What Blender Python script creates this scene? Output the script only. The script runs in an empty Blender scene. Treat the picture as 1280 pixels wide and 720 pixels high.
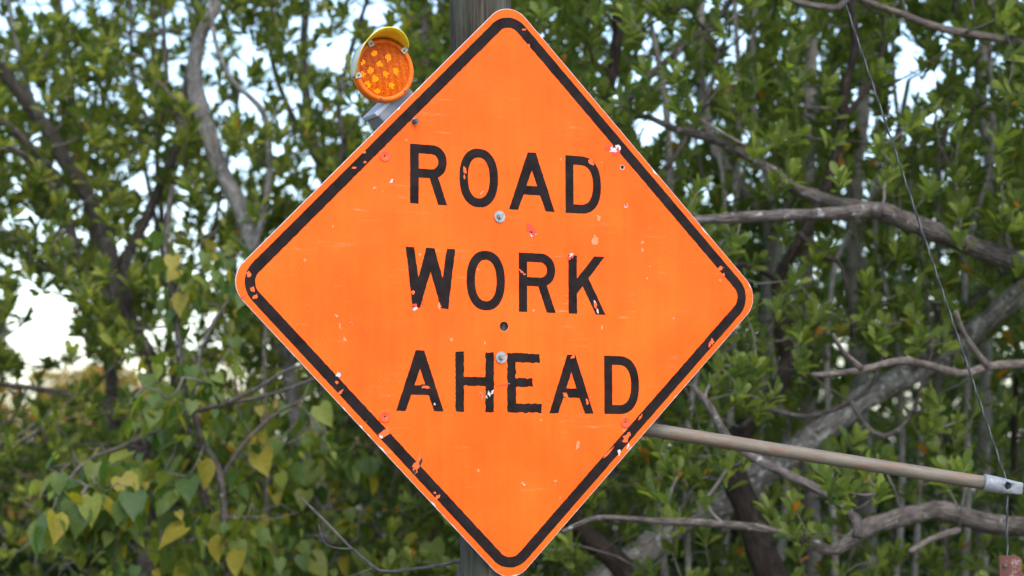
import bpy, bmesh, math, random
import numpy as np
from mathutils import Vector, Matrix, noise

random.seed(11)
rng = np.random.default_rng(11)
scene = bpy.context.scene
COL = scene.collection
R = math.radians

# ------------------------------------------------------------------ camera
F_PX, IMG_W, IMG_H = 2565.0, 1280.0, 720.0
PITCH = R(4.2)
CAM = Vector((0, 0, 1.6))
RIGHT = Vector((1, 0, 0))
FWD = Vector((0, math.cos(PITCH), math.sin(PITCH)))
DOWN = Vector((0, math.sin(PITCH), -math.cos(PITCH)))
cam_data = bpy.data.cameras.new('camera')
cam_data.sensor_width = 36.0
cam_data.lens = 36.0 * F_PX / IMG_W
cam_data.clip_start, cam_data.clip_end = 0.1, 3000
cam_data.dof.use_dof = True
cam_data.dof.focus_distance = 6.0
cam_data.dof.aperture_fstop = 2.4
cam_data.dof.aperture_blades = 0
cam = bpy.data.objects.new('camera', cam_data)
COL.objects.link(cam)
cam.location = CAM
cam.rotation_euler = (R(90) + PITCH, 0, 0)
scene.camera = cam

# ------------------------------------------------------------------ sky, sun, exposure
SUN_ELEV, SUN_AZ = R(52), R(160)         # azimuth clockwise from +Y: behind the camera on the right, veiled
world = bpy.data.worlds.new('World')
scene.world = world
world.use_nodes = True
wn = world.node_tree.nodes
wn.clear()
sky = wn.new('ShaderNodeTexSky')
sky.sky_type = 'NISHITA'
sky.sun_disc = False
sky.sun_elevation = SUN_ELEV
sky.sun_rotation = SUN_AZ
sky.air_density, sky.dust_density, sky.ozone_density = 1.0, 1.4, 0.6
bg = wn.new('ShaderNodeBackground')
bg.inputs['Strength'].default_value = 0.15
wo = wn.new('ShaderNodeOutputWorld')
world.node_tree.links.new(sky.outputs['Color'], bg.inputs['Color'])
world.node_tree.links.new(bg.outputs['Background'], wo.inputs['Surface'])

sun_data = bpy.data.lights.new('sun', 'SUN')
sun_data.energy = 0.7
sun_data.angle = R(35)
sun_data.color = (1.0, 0.95, 0.88)
sun = bpy.data.objects.new('sun', sun_data)
COL.objects.link(sun)
sdir = Vector((math.sin(SUN_AZ) * math.cos(SUN_ELEV), math.cos(SUN_AZ) * math.cos(SUN_ELEV), math.sin(SUN_ELEV)))
sun.rotation_euler = sdir.to_track_quat('Z', 'Y').to_euler()
sun.location = (0, -5, 12)

scene.view_settings.view_transform = 'Standard'
scene.view_settings.look = 'None'
scene.cycles.diffuse_bounces = 8
scene.cycles.max_bounces = 14
scene.view_settings.gamma = 1.0
scene.view_settings.exposure = 1.62


# ------------------------------------------------------------------ helpers
def P(u, v, d):
    """a point d metres into the place, along the sight line of a measured spot"""
    return CAM + RIGHT * ((u - 640) / F_PX * d) + DOWN * ((v - 360) / F_PX * d) + FWD * d


def tag(o, label=None, cat=None, group=None, kind=None):
    if label: o['label'] = label
    if cat: o['category'] = cat
    if group: o['group'] = group
    if kind: o['kind'] = kind
    return o


def empty(name, loc, label, cat, group=None):
    o = bpy.data.objects.new(name, None)
    o.location = loc
    o.empty_display_size = 0.1
    COL.objects.link(o)
    return tag(o, label, cat, group)


def link(name, me, mats, parent=None, loc=None):
    o = bpy.data.objects.new(name, me)
    if mats is not None and not me.materials:
        for m in (mats if isinstance(mats, (list, tuple)) else [mats]):
            me.materials.append(m)
    if parent is not None:
        o.parent = parent
    if loc is not None:
        o.location = loc
    COL.objects.link(o)
    return o


def bm_obj(name, bm, mats, parent=None, loc=None, smooth=False):
    me = bpy.data.meshes.new(name)
    bm.normal_update()
    bm.to_mesh(me)
    bm.free()
    if smooth:
        me.shade_smooth()
    return link(name, me, mats, parent, loc)


def curve_mesh(loops, thick):
    """flat filled outline (holes allowed) of a given thickness, centred on z = 0"""
    cu = bpy.data.curves.new('outline', 'CURVE')
    cu.dimensions = '2D'
    cu.fill_mode = 'BOTH'
    cu.extrude = thick / 2
    for lp in loops:
        sp = cu.splines.new('POLY')
        sp.points.add(len(lp) - 1)
        for p, (x, y) in zip(sp.points, lp):
            p.co = (x, y, 0, 1)
        sp.use_cyclic_u = True
    ob = bpy.data.objects.new('outline', cu)
    COL.objects.link(ob)
    dg = bpy.context.evaluated_depsgraph_get()
    me = bpy.data.meshes.new_from_object(ob.evaluated_get(dg))
    bpy.data.objects.remove(ob)
    bpy.data.curves.remove(cu)
    me.materials.clear()
    return me


def catmull(pts, step):
    """resample a list of (Vector, radius) smoothly"""
    out = []
    n = len(pts)
    for i in range(n - 1):
        p0, p1, p2, p3 = pts[max(i - 1, 0)], pts[i], pts[i + 1], pts[min(i + 2, n - 1)]
        L = (p2[0] - p1[0]).length
        k = max(1, int(L / step))
        for j in range(k):
            t = j / k
            a = -0.5 * t + t * t - 0.5 * t ** 3
            b = 1 - 2.5 * t * t + 1.5 * t ** 3
            c = 0.5 * t + 2 * t * t - 1.5 * t ** 3
            d = -0.5 * t * t + 0.5 * t ** 3
            out.append((p0[0] * a + p1[0] * b + p2[0] * c + p3[0] * d, p1[1] * (1 - t) + p2[1] * t))
    out.append(pts[-1])
    return out


def tube_arrays(path, sides, rough=0.0, seed=0.0):
    """(verts, faces, uvs per vertex) of a tube along path = [(Vector, r)]"""
    V, F, U = [], [], []
    up = None
    dist = 0.0
    for i, (p, r) in enumerate(path):
        a = path[max(i - 1, 0)][0]
        b = path[min(i + 1, len(path) - 1)][0]
        t = (b - a)
        if t.length < 1e-9: t = Vector((0, 0, 1))
        t.normalize()
        if up is None:
            up = t.orthogonal().normalized()
        up = (up - t * up.dot(t))
        if up.length < 1e-6: up = t.orthogonal()
        up.normalize()
        side = t.cross(up)
        if i: dist += (p - path[i - 1][0]).length
        for k in range(sides):
            ang = 2 * math.pi * k / sides
            dvec = up * math.cos(ang) + side * math.sin(ang)
            rr = r
            if rough:
                q = p * 9 + dvec * 1.3 + Vector((seed, 0, 0))
                rr = r * (1 + rough * noise.noise(q) + rough * 0.6 * noise.noise(q * 2.7))
            V.append(p + dvec * rr)
            U.append((k / sides, dist))
    n = len(path)
    for i in range(n - 1):
        for k in range(sides):
            k2 = (k + 1) % sides
            F.append((i * sides + k, i * sides + k2, (i + 1) * sides + k2, (i + 1) * sides + k))
    F.append(tuple(range(sides - 1, -1, -1)))
    F.append(tuple((n - 1) * sides + k for k in range(sides)))
    return V, F, U


def tube_obj(name, path, sides, mat, parent, origin, rough=0.0, seed=0.0):
    V, F, U = tube_arrays(path, sides, rough, seed)
    me = bpy.data.meshes.new(name)
    me.from_pydata([v - origin for v in V], [], F)
    at = me.attributes.new('bark_uv', 'FLOAT_VECTOR', 'POINT')
    flat = []
    for (a, l), (p, r) in zip(U, [q for q in path for _ in range(sides)]):
        flat += [math.cos(a * 2 * math.pi) * r, math.sin(a * 2 * math.pi) * r, l]
    at.data.foreach_set('vector', flat)
    me.shade_smooth()
    return link(name, me, mat, parent)


def add_cyl(bm, r, z0, z1, seg=24, cx=0, cy=0, r2=None):
    m = Matrix.Translation((cx, cy, (z0 + z1) / 2))
    bmesh.ops.create_cone(bm, cap_ends=True, segments=seg, radius1=r, radius2=r if r2 is None else r2,
                          depth=z1 - z0, matrix=m)


def add_box(bm, x0, x1, y0, y1, z0, z1, bevel=0.0, mat=None):
    r = bmesh.ops.create_cube(bm, size=1.0)
    m = Matrix.Translation(((x0 + x1) / 2, (y0 + y1) / 2, (z0 + z1) / 2)) @ Matrix.Diagonal((x1 - x0, y1 - y0, z1 - z0, 1))
    if mat is not None: m = mat @ m
    bmesh.ops.transform(bm, matrix=m, verts=r['verts'])
    if bevel:
        es = list({e for v in r['verts'] for e in v.link_edges})
        bmesh.ops.bevel(bm, geom=es, offset=bevel, segments=2, affect='EDGES', profile=0.5)


# ------------------------------------------------------------------ materials
def new_mat(name):
    m = bpy.data.materials.new(name)
    m.use_nodes = True
    nt = m.node_tree
    b = nt.nodes['Principled BSDF']
    return m, nt, nt.nodes, nt.links, b


def ramp(nodes, stops):
    r = nodes.new('ShaderNodeValToRGB')
    el = r.color_ramp.elements
    while len(el) > len(stops): el.remove(el[-1])
    while len(el) < len(stops): el.new(0.5)
    for e, (p, c) in zip(el, stops):
        e.position = p
        e.color = (*c, 1) if len(c) == 3 else c
    return r


def noise_node(nodes, links, vec, scale, detail=4, rough=0.55):
    n = nodes.new('ShaderNodeTexNoise')
    n.inputs['Scale'].default_value = scale
    n.inputs['Detail'].default_value = detail
    n.inputs['Roughness'].default_value = rough
    if vec is not None: links.new(vec, n.inputs['Vector'])
    return n


def mapping(nodes, links, vec, scale=(1, 1, 1), rot=(0, 0, 0), loc=(0, 0, 0)):
    m = nodes.new('ShaderNodeMapping')
    m.inputs['Scale'].default_value = scale
    m.inputs['Rotation'].default_value = rot
    m.inputs['Location'].default_value = loc
    links.new(vec, m.inputs['Vector'])
    return m.outputs['Vector']


def mix_rgb(nodes, links, fac, a, b, mode='MIX'):
    m = nodes.new('ShaderNodeMix')
    m.data_type = 'RGBA'
    m.blend_type = mode
    if isinstance(fac, float): m.inputs['Factor'].default_value = fac
    else: links.new(fac, m.inputs['Factor'])
    for s, v in ((6, a), (7, b)):
        if isinstance(v, tuple): m.inputs[s].default_value = (*v, 1)
        else: links.new(v, m.inputs[s])
    return m.outputs[2]


def bump(nodes, links, b, height, strength, dist):
    n = nodes.new('ShaderNodeBump')
    n.inputs['Strength'].default_value = strength
    n.inputs['Distance'].default_value = dist
    links.new(height, n.inputs['Height'])
    links.new(n.outputs['Normal'], b.inputs['Normal'])


def simple(name, col, rough=0.6, metal=0.0, var=0.12, scale=40, spec=0.4, emit=0.0):
    m, nt, N, L, b = new_mat(name)
    tc = N.new('ShaderNodeTexCoord')
    nz = noise_node(N, L, tc.outputs['Object'], scale)
    dark = tuple(c * (1 - var) for c in col)
    light = tuple(min(1, c * (1 + var)) for c in col)
    rp = ramp(N, [(0.3, dark), (0.7, light)])
    L.new(nz.outputs['Fac'], rp.inputs['Fac'])
    L.new(rp.outputs['Color'], b.inputs['Base Color'])
    b.inputs['Roughness'].default_value = rough
    b.inputs['Metallic'].default_value = metal
    b.inputs['Specular IOR Level'].default_value = spec
    if emit:
        b.inputs['Emission Color'].default_value = (*col, 1)
        b.inputs['Emission Strength'].default_value = emit
    return m


def bark(name, dark, mid, light, lichen=None, lich_amt=0.6, ridge=110):
    m, nt, N, L, b = new_mat(name)
    at = N.new('ShaderNodeAttribute')
    at.attribute_name = 'bark_uv'
    v1 = mapping(N, L, at.outputs['Vector'], (1, 1, 0.16))
    n1 = noise_node(N, L, v1, ridge, 5, 0.6)
    r1 = ramp(N, [(0.3, dark), (0.5, mid), (0.75, light)])
    L.new(n1.outputs['Fac'], r1.inputs['Fac'])
    col = r1.outputs['Color']
    n2 = noise_node(N, L, at.outputs['Vector'], 14, 4, 0.6)
    r2 = ramp(N, [(0.35, (0.6, 0.6, 0.6)), (0.65, (1.15, 1.12, 1.1))])
    L.new(n2.outputs['Fac'], r2.inputs['Fac'])
    col = mix_rgb(N, L, 1.0, col, r2.outputs['Color'], 'MULTIPLY')
    if lichen:
        n3 = noise_node(N, L, at.outputs['Vector'], 30, 3, 0.6)
        r3 = ramp(N, [(lich_amt, (0, 0, 0)), (lich_amt + 0.06, (1, 1, 1))])
        L.new(n3.outputs['Fac'], r3.inputs['Fac'])
        col = mix_rgb(N, L, r3.outputs['Color'], col, lichen)
    L.new(col, b.inputs['Base Color'])
    b.inputs['Roughness'].default_value = 0.85
    b.inputs['Specular IOR Level'].default_value = 0.25
    bump(N, L, b, n1.outputs['Fac'], 1.0, 0.02)
    return m


BARK_GREY = bark('grey_bark', (0.034, 0.027, 0.023), (0.13, 0.109, 0.094), (0.25, 0.222, 0.20), (0.33, 0.33, 0.31), 0.62)
BARK_DARK = bark('dark_bark', (0.018, 0.013, 0.010), (0.05, 0.037, 0.030), (0.11, 0.088, 0.074), None)
BARK_BROWN = bark('brown_grey_bark', (0.045, 0.036, 0.031), (0.105, 0.088, 0.078), (0.20, 0.175, 0.16), (0.26, 0.25, 0.235), 0.64)
BARK_LIGHT = bark('pale_bark', (0.11, 0.10, 0.09), (0.25, 0.235, 0.22), (0.40, 0.385, 0.365), (0.42, 0.42, 0.40), 0.6)
BARK_PALE = bark('bleached_bark', (0.22, 0.20, 0.18), (0.42, 0.39, 0.36), (0.56, 0.54, 0.51), None)
BARK_LOG = bark('lichened_log_bark', (0.07, 0.06, 0.052), (0.25, 0.23, 0.21), (0.46, 0.44, 0.41), (0.5, 0.5, 0.47), 0.57, ridge=60)
BARK_DEAD = bark('dead_wood', (0.08, 0.062, 0.05), (0.19, 0.155, 0.13), (0.31, 0.265, 0.235), None, ridge=160)
TWIG = simple('twig_bark', (0.12, 0.102, 0.088), 0.85, var=0.4, scale=20)


def leaf_material():
    m, nt, N, L, b = new_mat('leaf')
    at = N.new('ShaderNodeAttribute')
    at.attribute_name = 'leaf_colour'
    geo = N.new('ShaderNodeNewGeometry')
    tc = N.new('ShaderNodeTexCoord')
    nz = noise_node(N, L, geo.outputs['Position'], 55, 3)
    rp = ramp(N, [(0.3, (0.78, 0.78, 0.78)), (0.7, (1.12, 1.12, 1.05))])
    L.new(nz.outputs['Fac'], rp.inputs['Fac'])
    col = mix_rgb(N, L, 1.0, at.outputs['Color'], rp.outputs['Color'], 'MULTIPLY')
    under = mix_rgb(N, L, 0.12, col, (0.16, 0.18, 0.12))
    base = mix_rgb(N, L, geo.outputs['Backfacing'], col, under)
    L.new(base, b.inputs['Base Color'])
    b.inputs['Roughness'].default_value = 0.5
    b.inputs['Specular IOR Level'].default_value = 0.32
    tr = N.new('ShaderNodeBsdfTranslucent')
    tcol = mix_rgb(N, L, 1.0, col, (1.35, 1.5, 0.7), 'MULTIPLY')
    L.new(tcol, tr.inputs['Color'])
    mx = N.new('ShaderNodeMixShader')
    mx.inputs[0].default_value = 0.5
    out = N['Material Output']
    L.new(b.outputs['BSDF'], mx.inputs[1])
    L.new(tr.outputs['BSDF'], mx.inputs[2])
    L.new(mx.outputs[0], out.inputs['Surface'])
    return m


LEAF = leaf_material()


def orange_sheet():
    m, nt, N, L, b = new_mat('fluorescent_orange_sheeting')
    tc = N.new('ShaderNodeTexCoord')
    ob = tc.outputs['Object']
    # fine diagonal lattice of the prismatic sheeting
    w = N.new('ShaderNodeTexWave')
    w.wave_type = 'BANDS'; w.bands_direction = 'X'
    w.inputs['Scale'].default_value = 28
    w.inputs['Distortion'].default_value = 0.3
    L.new(mapping(N, L, ob, rot=(0, 0, R(-33))), w.inputs['Vector'])
    w2 = N.new('ShaderNodeTexWave')
    w2.wave_type = 'BANDS'; w2.bands_direction = 'X'
    w2.inputs['Scale'].default_value = 28
    L.new(mapping(N, L, ob, rot=(0, 0, R(52))), w2.inputs['Vector'])
    lat = mix_rgb(N, L, 0.35, w.outputs['Color'], w2.outputs['Color'])
    r0 = ramp(N, [(0.15, (0.96, 0.112, 0.006)), (0.85, (0.99, 0.119, 0.0075))])
    L.new(lat, r0.inputs['Fac'])
    n1 = noise_node(N, L, ob, 3.2, 5, 0.6)
    r1 = ramp(N, [(0.28, (0.91, 0.80, 0.72)), (0.72, (1.0, 1.17, 1.5))])
    L.new(n1.outputs['Fac'], r1.inputs['Fac'])
    col = mix_rgb(N, L, 1.0, r0.outputs['Color'], r1.outputs['Color'], 'MULTIPLY')
    # pale drag scratches and scuffs
    ns = noise_node(N, L, mapping(N, L, ob, (34, 1.6, 1)), 1.0, 5, 0.65)
    rs = ramp(N, [(0.35, (0.93, 0.9, 0.88)), (0.6, (1, 1, 1)), (0.8, (1.0, 1.08, 1.2))])
    L.new(ns.outputs['Fac'], rs.inputs['Fac'])
    col = mix_rgb(N, L, 0.85, col, rs.outputs['Color'], 'MULTIPLY')
    n2 = noise_node(N, L, mapping(N, L, ob, (3, 40, 1), (0, 0, R(35))), 2.2, 6, 0.7)
    r2 = ramp(N, [(0.57, (0, 0, 0)), (0.70, (0.7, 0.7, 0.7))])
    L.new(n2.outputs['Fac'], r2.inputs['Fac'])
    n3 = noise_node(N, L, ob, 7, 3, 0.5)
    r3 = ramp(N, [(0.5, (0, 0, 0)), (0.68, (1, 1, 1))])
    L.new(n3.outputs['Fac'], r3.inputs['Fac'])
    msk = mix_rgb(N, L, 1.0, r2.outputs['Color'], r3.outputs['Color'], 'MULTIPLY')
    col = mix_rgb(N, L, msk, col, (1.0, 0.30, 0.14))
    L.new(col, b.inputs['Base Color'])
    b.inputs['Roughness'].default_value = 0.45
    b.inputs['Specular IOR Level'].default_value = 0.13
    nb = noise_node(N, L, ob, 2.4, 2, 0.5)
    ht = mix_rgb(N, L, 0.985, lat, nb.outputs['Fac'])
    bump(N, L, b, ht, 0.5, 0.03)
    return m


def black_film():
    m, nt, N, L, b = new_mat('worn_black_film')
    tc = N.new('ShaderNodeTexCoord')
    ob = tc.outputs['Object']
    n1 = noise_node(N, L, ob, 22, 5, 0.6)
    r1 = ramp(N, [(0.35, (0.009, 0.0055, 0.005)), (0.7, (0.021, 0.014, 0.013))])
    L.new(n1.outputs['Fac'], r1.inputs['Fac'])
    n2 = noise_node(N, L, mapping(N, L, ob, (1, 1, 1)), 75, 6, 0.72)
    n3 = noise_node(N, L, ob, 6, 2, 0.5)
    ad = N.new('ShaderNodeMath'); ad.operation = 'MULTIPLY'
    L.new(n2.outputs['Fac'], ad.inputs[0]); L.new(n3.outputs['Fac'], ad.inputs[1])
    r2 = ramp(N, [(0.435, (0, 0, 0)), (0.455, (1, 1, 1))])
    L.new(ad.outputs[0], r2.inputs['Fac'])
    col = mix_rgb(N, L, r2.outputs['Color'], r1.outputs['Color'], (0.8, 0.09, 0.012))
    L.new(col, b.inputs['Base Color'])
    b.inputs['Roughness'].default_value = 0.55
    b.inputs['Specular IOR Level'].default_value = 0.09
    return m


ORANGE = orange_sheet()
BLACK = black_film()
ALU = simple('bare_aluminium', (0.55, 0.55, 0.57), 0.45, 0.7, 0.15, 60)
ZINC = simple('zinc_plated_steel', (0.30, 0.30, 0.29), 0.42, 0.75, 0.35, 120)
STEEL_DARK = simple('dark_steel', (0.10, 0.10, 0.10), 0.5, 0.6, 0.3, 150)
CHIP_WHITE = simple('exposed_white_primer', (0.55, 0.47, 0.46), 0.6, 0, 0.2, 300)
CHIP_RED = simple('torn_red_film', (0.78, 0.05, 0.02), 0.5, 0, 0.3, 300)
CHIP_PINK = simple('scuffed_pink_film', (0.98, 0.22, 0.085), 0.5, 0, 0.12, 300)
CHIP_ORANGE = simple('worn_through_orange', (0.95, 0.11, 0.012), 0.45, 0, 0.2, 250)
CHIP_BLACK = simple('torn_hole_dark', (0.02, 0.018, 0.018), 0.7, 0, 0.3, 300)


def pole_wood():
    m, nt, N, L, b = new_mat('weathered_pole_wood')
    tc = N.new('ShaderNodeTexCoord')
    ob = tc.outputs['Object']
    g = noise_node(N, L, mapping(N, L, ob, (60, 60, 2.2)), 1.6, 6, 0.65)
    r1 = ramp(N, [(0.3, (0.017, 0.014, 0.009)), (0.52, (0.05, 0.043, 0.030)), (0.75, (0.14, 0.125, 0.097))])
    L.new(g.outputs['Fac'], r1.inputs['Fac'])
    n2 = noise_node(N, L, mapping(N, L, ob, (9, 9, 3)), 1.5, 5, 0.6)
    r2 = ramp(N, [(0.4, (0, 0, 0)), (0.62, (1, 1, 1))])
    L.new(n2.outputs['Fac'], r2.inputs['Fac'])
    col = mix_rgb(N, L, r2.outputs['Color'], r1.outputs['Color'], mix_rgb(N, L, 0.65, r1.outputs['Color'], (0.085, 0.09, 0.065)))
    L.new(col, b.inputs['Base Color'])
    b.inputs['Roughness'].default_value = 0.9
    b.inputs['Specular IOR Level'].default_value = 0.2
    bump(N, L, b, g.outputs['Fac'], 0.7, 0.01)
    return m


def pipe_mat():
    m, nt, N, L, b = new_mat('weathered_galvanised_pipe')
    tc = N.new('ShaderNodeTexCoord')
    ob = tc.outputs['Object']
    n1 = noise_node(N, L, mapping(N, L, ob, (6, 40, 40)), 1.0, 6, 0.7)
    r1 = ramp(N, [(0.35, (0.11, 0.092, 0.066)), (0.6, (0.185, 0.160, 0.12))])
    L.new(n1.outputs['Fac'], r1.inputs['Fac'])
    n2 = noise_node(N, L, mapping(N, L, ob, (14, 60, 60)), 1.0, 6, 0.75)
    r2 = ramp(N, [(0.49, (0, 0, 0)), (0.64, (1, 1, 1))])
    L.new(n2.outputs['Fac'], r2.inputs['Fac'])
    geo = N.new('ShaderNodeNewGeometry')
    col = mix_rgb(N, L, r2.outputs['Color'], r1.outputs['Color'], (0.19, 0.10, 0.06))
    L.new(col, b.inputs['Base Color'])
    b.inputs['Roughness'].default_value = 0.65
    b.inputs['Metallic'].default_value = 0.15
    return m


def rust_mat():
    m, nt, N, L, b = new_mat('rusted_iron')
    tc = N.new('ShaderNodeTexCoord')
    n1 = noise_node(N, L, tc.outputs['Object'], 28, 6, 0.7)
    r1 = ramp(N, [(0.3, (0.06, 0.018, 0.012)), (0.56, (0.13, 0.044, 0.03)), (0.66, (0.30, 0.23, 0.21))])
    L.new(n1.outputs['Fac'], r1.inputs['Fac'])
    L.new(r1.outputs['Color'], b.inputs['Base Color'])
    b.inputs['Roughness'].default_value = 0.8
    bump(N, L, b, n1.outputs['Fac'], 0.5, 0.004)
    return m


WOOD = pole_wood()
PIPE = pipe_mat()
RUST = rust_mat()
FITTING = simple('cast_aluminium_fitting', (0.22, 0.23, 0.24), 0.6, 0.3, 0.25, 70)
CABLE_LIGHT = simple('galvanised_strand', (0.11, 0.125, 0.12), 0.6, 0.1, 0.2, 200)
CABLE_DARK = simple('dark_strand', (0.03, 0.036, 0.036), 0.7, 0.0, 0.2, 200)
YELLOW = simple('yellow_plastic', (0.85, 0.74, 0.04), 0.4, 0, 0.08, 50)
YELLOW_PALE = simple('pale_yellow_plastic', (0.50, 0.50, 0.40), 0.45, 0, 0.1, 50)
GREY_BOX = simple('grey_plastic_case', (0.20, 0.20, 0.22), 0.5, 0, 0.1, 30)
GREY_LID = simple('pale_grey_plastic_lid', (0.42, 0.42, 0.46), 0.45, 0, 0.1, 30)
AMBER_RIM = simple('amber_plastic_rim', (0.70, 0.135, 0.003), 0.35, 0, 0.15, 60, 0.25)
AMBER = simple('amber_lens', (0.85, 0.165, 0.001), 0.3, 0, 0.25, 160, 0.12)
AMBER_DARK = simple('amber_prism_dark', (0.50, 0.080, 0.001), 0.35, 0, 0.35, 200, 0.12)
LED = simple('lit_amber_led', (1.0, 0.36, 0.0), 0.3, 0, 0.2, 200, 0.1, emit=0.5)

# ------------------------------------------------------------------ ground
m, nt, N, L, b = new_mat('leaf_litter_ground')
tc = N.new('ShaderNodeTexCoord')
n1 = noise_node(N, L, tc.outputs['Object'], 2.5, 8, 0.65)
r1 = ramp(N, [(0.3, (0.035, 0.028, 0.02)), (0.5, (0.10, 0.08, 0.055)), (0.7, (0.09, 0.10, 0.04))])
L.new(n1.outputs['Fac'], r1.inputs['Fac'])
L.new(r1.outputs['Color'], b.inputs['Base Color'])
b.inputs['Roughness'].default_value = 0.95
bump(N, L, b, n1.outputs['Fac'], 0.6, 0.05)
bm = bmesh.new()
bmesh.ops.create_grid(bm, x_segments=60, y_segments=60, size=600)
for v in bm.verts:
    if v.co.length > 40:
        v.co.z = -0.25 + 0.2 * noise.noise(v.co * 0.02)
ground = bm_obj('ground', bm, m, smooth=True)
tag(ground, kind='structure')

# ------------------------------------------------------------------ frame of the sign
r1c = Vector((0.90534674, 0.02909829, 0.42367508))
r2c = Vector((-0.00258027, -0.99725447, 0.07400585))
tcam = Vector((-0.0074, 0.0055, 5.9859))


def c2w(v): return RIGHT * v.x + DOWN * v.y + FWD * v.z


SX, SY = c2w(r1c).normalized(), c2w(r2c).normalized()
SN = SX.cross(SY).normalized()
SO = CAM + c2w(tcam)
S_MAT = Matrix(((SX.x, SY.x, SN.x, SO.x), (SX.y, SY.y, SN.y, SO.y), (SX.z, SY.z, SN.z, SO.z), (0, 0, 0, 1)))


def S(x, y, z=0.0): return S_MAT @ Vector((x, y, z))


def to_sign(u, v):
    """sign-plane coordinates of a measured spot on the sign face"""
    ray = (P(u, v, 1.0) - CAM)
    t = (SO - CAM).dot(SN) / ray.dot(SN)
    p = S_MAT.inverted() @ (CAM + ray * t)
    return p.x, p.y


# ------------------------------------------------------------------ wooden pole
POLE_R = 0.092
pole_mid = S(-0.03, 0.0, -(POLE_R + 0.006))
lean = SY / SY.z + SX * -0.022
base_pt = pole_mid + lean * (-pole_mid.z)
pole = empty('utility_pole', base_pt, 'weathered grey round wooden pole behind the orange sign', 'pole')
bm = bmesh.new()
SEG, TOP = 96, 6.6
prev = None
crack = R(-62)        # a deep drying crack, a little right of the face seen
rings = []
for iz in range(0, 133):
    z = -0.3 + iz * 0.0522
    c = lean * z
    ring = []
    for k in range(SEG):
        a = 2 * math.pi * k / SEG
        rr = POLE_R * (1.02 - 0.008 * z)
        rr *= 1 + 0.012 * noise.noise(Vector((math.cos(a) * 5, math.sin(a) * 5, z * 0.8)))
        rr -= 0.0022 * abs(noise.noise(Vector((math.cos(a) * 16, math.sin(a) * 16, z * 0.5))))
        for ca, dep, ph in ((crack, 0.02, 0.0), (R(-118), 0.006, 3.0), (R(-95), 0.004, 7.0), (R(30), 0.012, 5.0), (R(160), 0.015, 9.0)):
            wob = ca + 0.05 * noise.noise(Vector((ph, 0, z * 0.9)))
            d = abs((a - wob + math.pi) % (2 * math.pi) - math.pi)
            if d < 0.06:
                rr -= dep * (1 - d / 0.06)
        ring.append(bm.verts.new((c.x + rr * math.cos(a), c.y + rr * math.sin(a), z)))
    if prev:
        for k in range(SEG):
            bm.faces.new((prev[k], prev[(k + 1) % SEG], ring[(k + 1) % SEG], ring[k]))
    else:
        bm.faces.new(list(reversed(ring)))
    prev = ring
bm.faces.new(prev)
shaft = bm_obj('shaft', bm, WOOD, pole, smooth=True)
bm = bmesh.new()
add_cyl(bm, POLE_R * 1.02, 0, 0.03, 32, r2=POLE_R * 0.6)
cap = bm_obj('top_cap', bm, ZINC, pole, loc=lean * (-0.3 + 132 * 0.0522))

# ------------------------------------------------------------------ the sign
HALF = 1.2192 / math.sqrt(2)


def diamond(inset, rad, n=14):
    """rounded diamond outline, straight edges inset from the plate edge"""
    h = HALF - inset * math.sqrt(2)
    pts = []
    for q, (cx, cy, a0) in enumerate(((1, 0, -45), (0, 1, 45), (-1, 0, 135), (0, -1, 225))):
        k = h - rad * math.sqrt(2)
        for i in range(n + 1):
            a = R(a0 + 90 * i / n)
            pts.append((cx * k + rad * math.cos(a), cy * k + rad * math.sin(a)))
    return pts


def resample(loop, step, jit=0.0, seed=0, fr=90.0):
    out = []
    n = len(loop)
    for i in range(n):
        a, b_ = Vector(loop[i]), Vector(loop[(i + 1) % n])
        Ls = (b_ - a).length
        if Ls < 1e-7: continue
        k = max(1, int(Ls / step))
        nrm = Vector((b_.y - a.y, a.x - b_.x)) / Ls
        for j in range(k):
            p = a.lerp(b_, j / k)
            if jit:
                q = Vector((p.x * fr, p.y * fr, seed * 7.3))
                p = p + nrm * (jit * (noise.noise(q) + 0.6 * noise.noise(q * 2.3)))
            out.append((p.x, p.y))
    return out


def circle(cx, cy, r, n=24):
    return [(cx + r * math.cos(2 * math.pi * i / n), cy + r * math.sin(2 * math.pi * i / n)) for i in range(n)]


sign = empty('road_work_sign', SO, 'orange diamond warning sign reading ROAD WORK AHEAD in black letters', 'road sign')
sign.matrix_world = S_MAT
sign.rotation_mode = 'QUATERNION'
sign.matrix_world = S_MAT
HOLE = (-0.0178, -0.1070)
rh = [(HOLE[0], HOLE[1], 0.0138)]
small_holes = [to_sign(481, 195), to_sign(481, 521), to_sign(782, 528)]
hole_loops = [circle(x, y, r) for x, y, r in rh] + [circle(x, y, 0.0032, 12) for x, y in small_holes]
bt = to_sign(778, 209)
hole_loops.append(circle(bt[0], bt[1], 0.006, 14))
plate = link('aluminium_plate', curve_mesh([diamond(0.0, 0.0762)] + hole_loops, 0.003), ALU, sign, (0, 0, -0.0016))
edge = diamond(0.0012, 0.075)
edge = resample(edge, 0.004)
ee = []
for (x, y) in edge:       # the film is chipped back here and there along the rim
    q = Vector((x * 38, y * 38, 1.7))
    c = max(0.0, noise.noise(q) - 0.36) * 0.012 + max(0.0, noise.noise(q * 4.1)) * 0.0012
    k = 1 - c / math.hypot(x, y)
    ee.append((x * k, y * k))
sheet = link('reflective_sheet', curve_mesh([ee] + [circle(x, y, r + 0.0004) for x, y, r in rh] + [circle(x, y, 0.0036, 12) for x, y in small_holes] + [circle(bt[0], bt[1], 0.0075, 14)], 0.0006), ORANGE, sign, (0, 0, 0.0003))
bo = resample(diamond(0.019, 0.075), 0.004, 0.0006, 2, 70)
bi = resample(diamond(0.0505, 0.040), 0.004, 0.0010, 3, 70)
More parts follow.
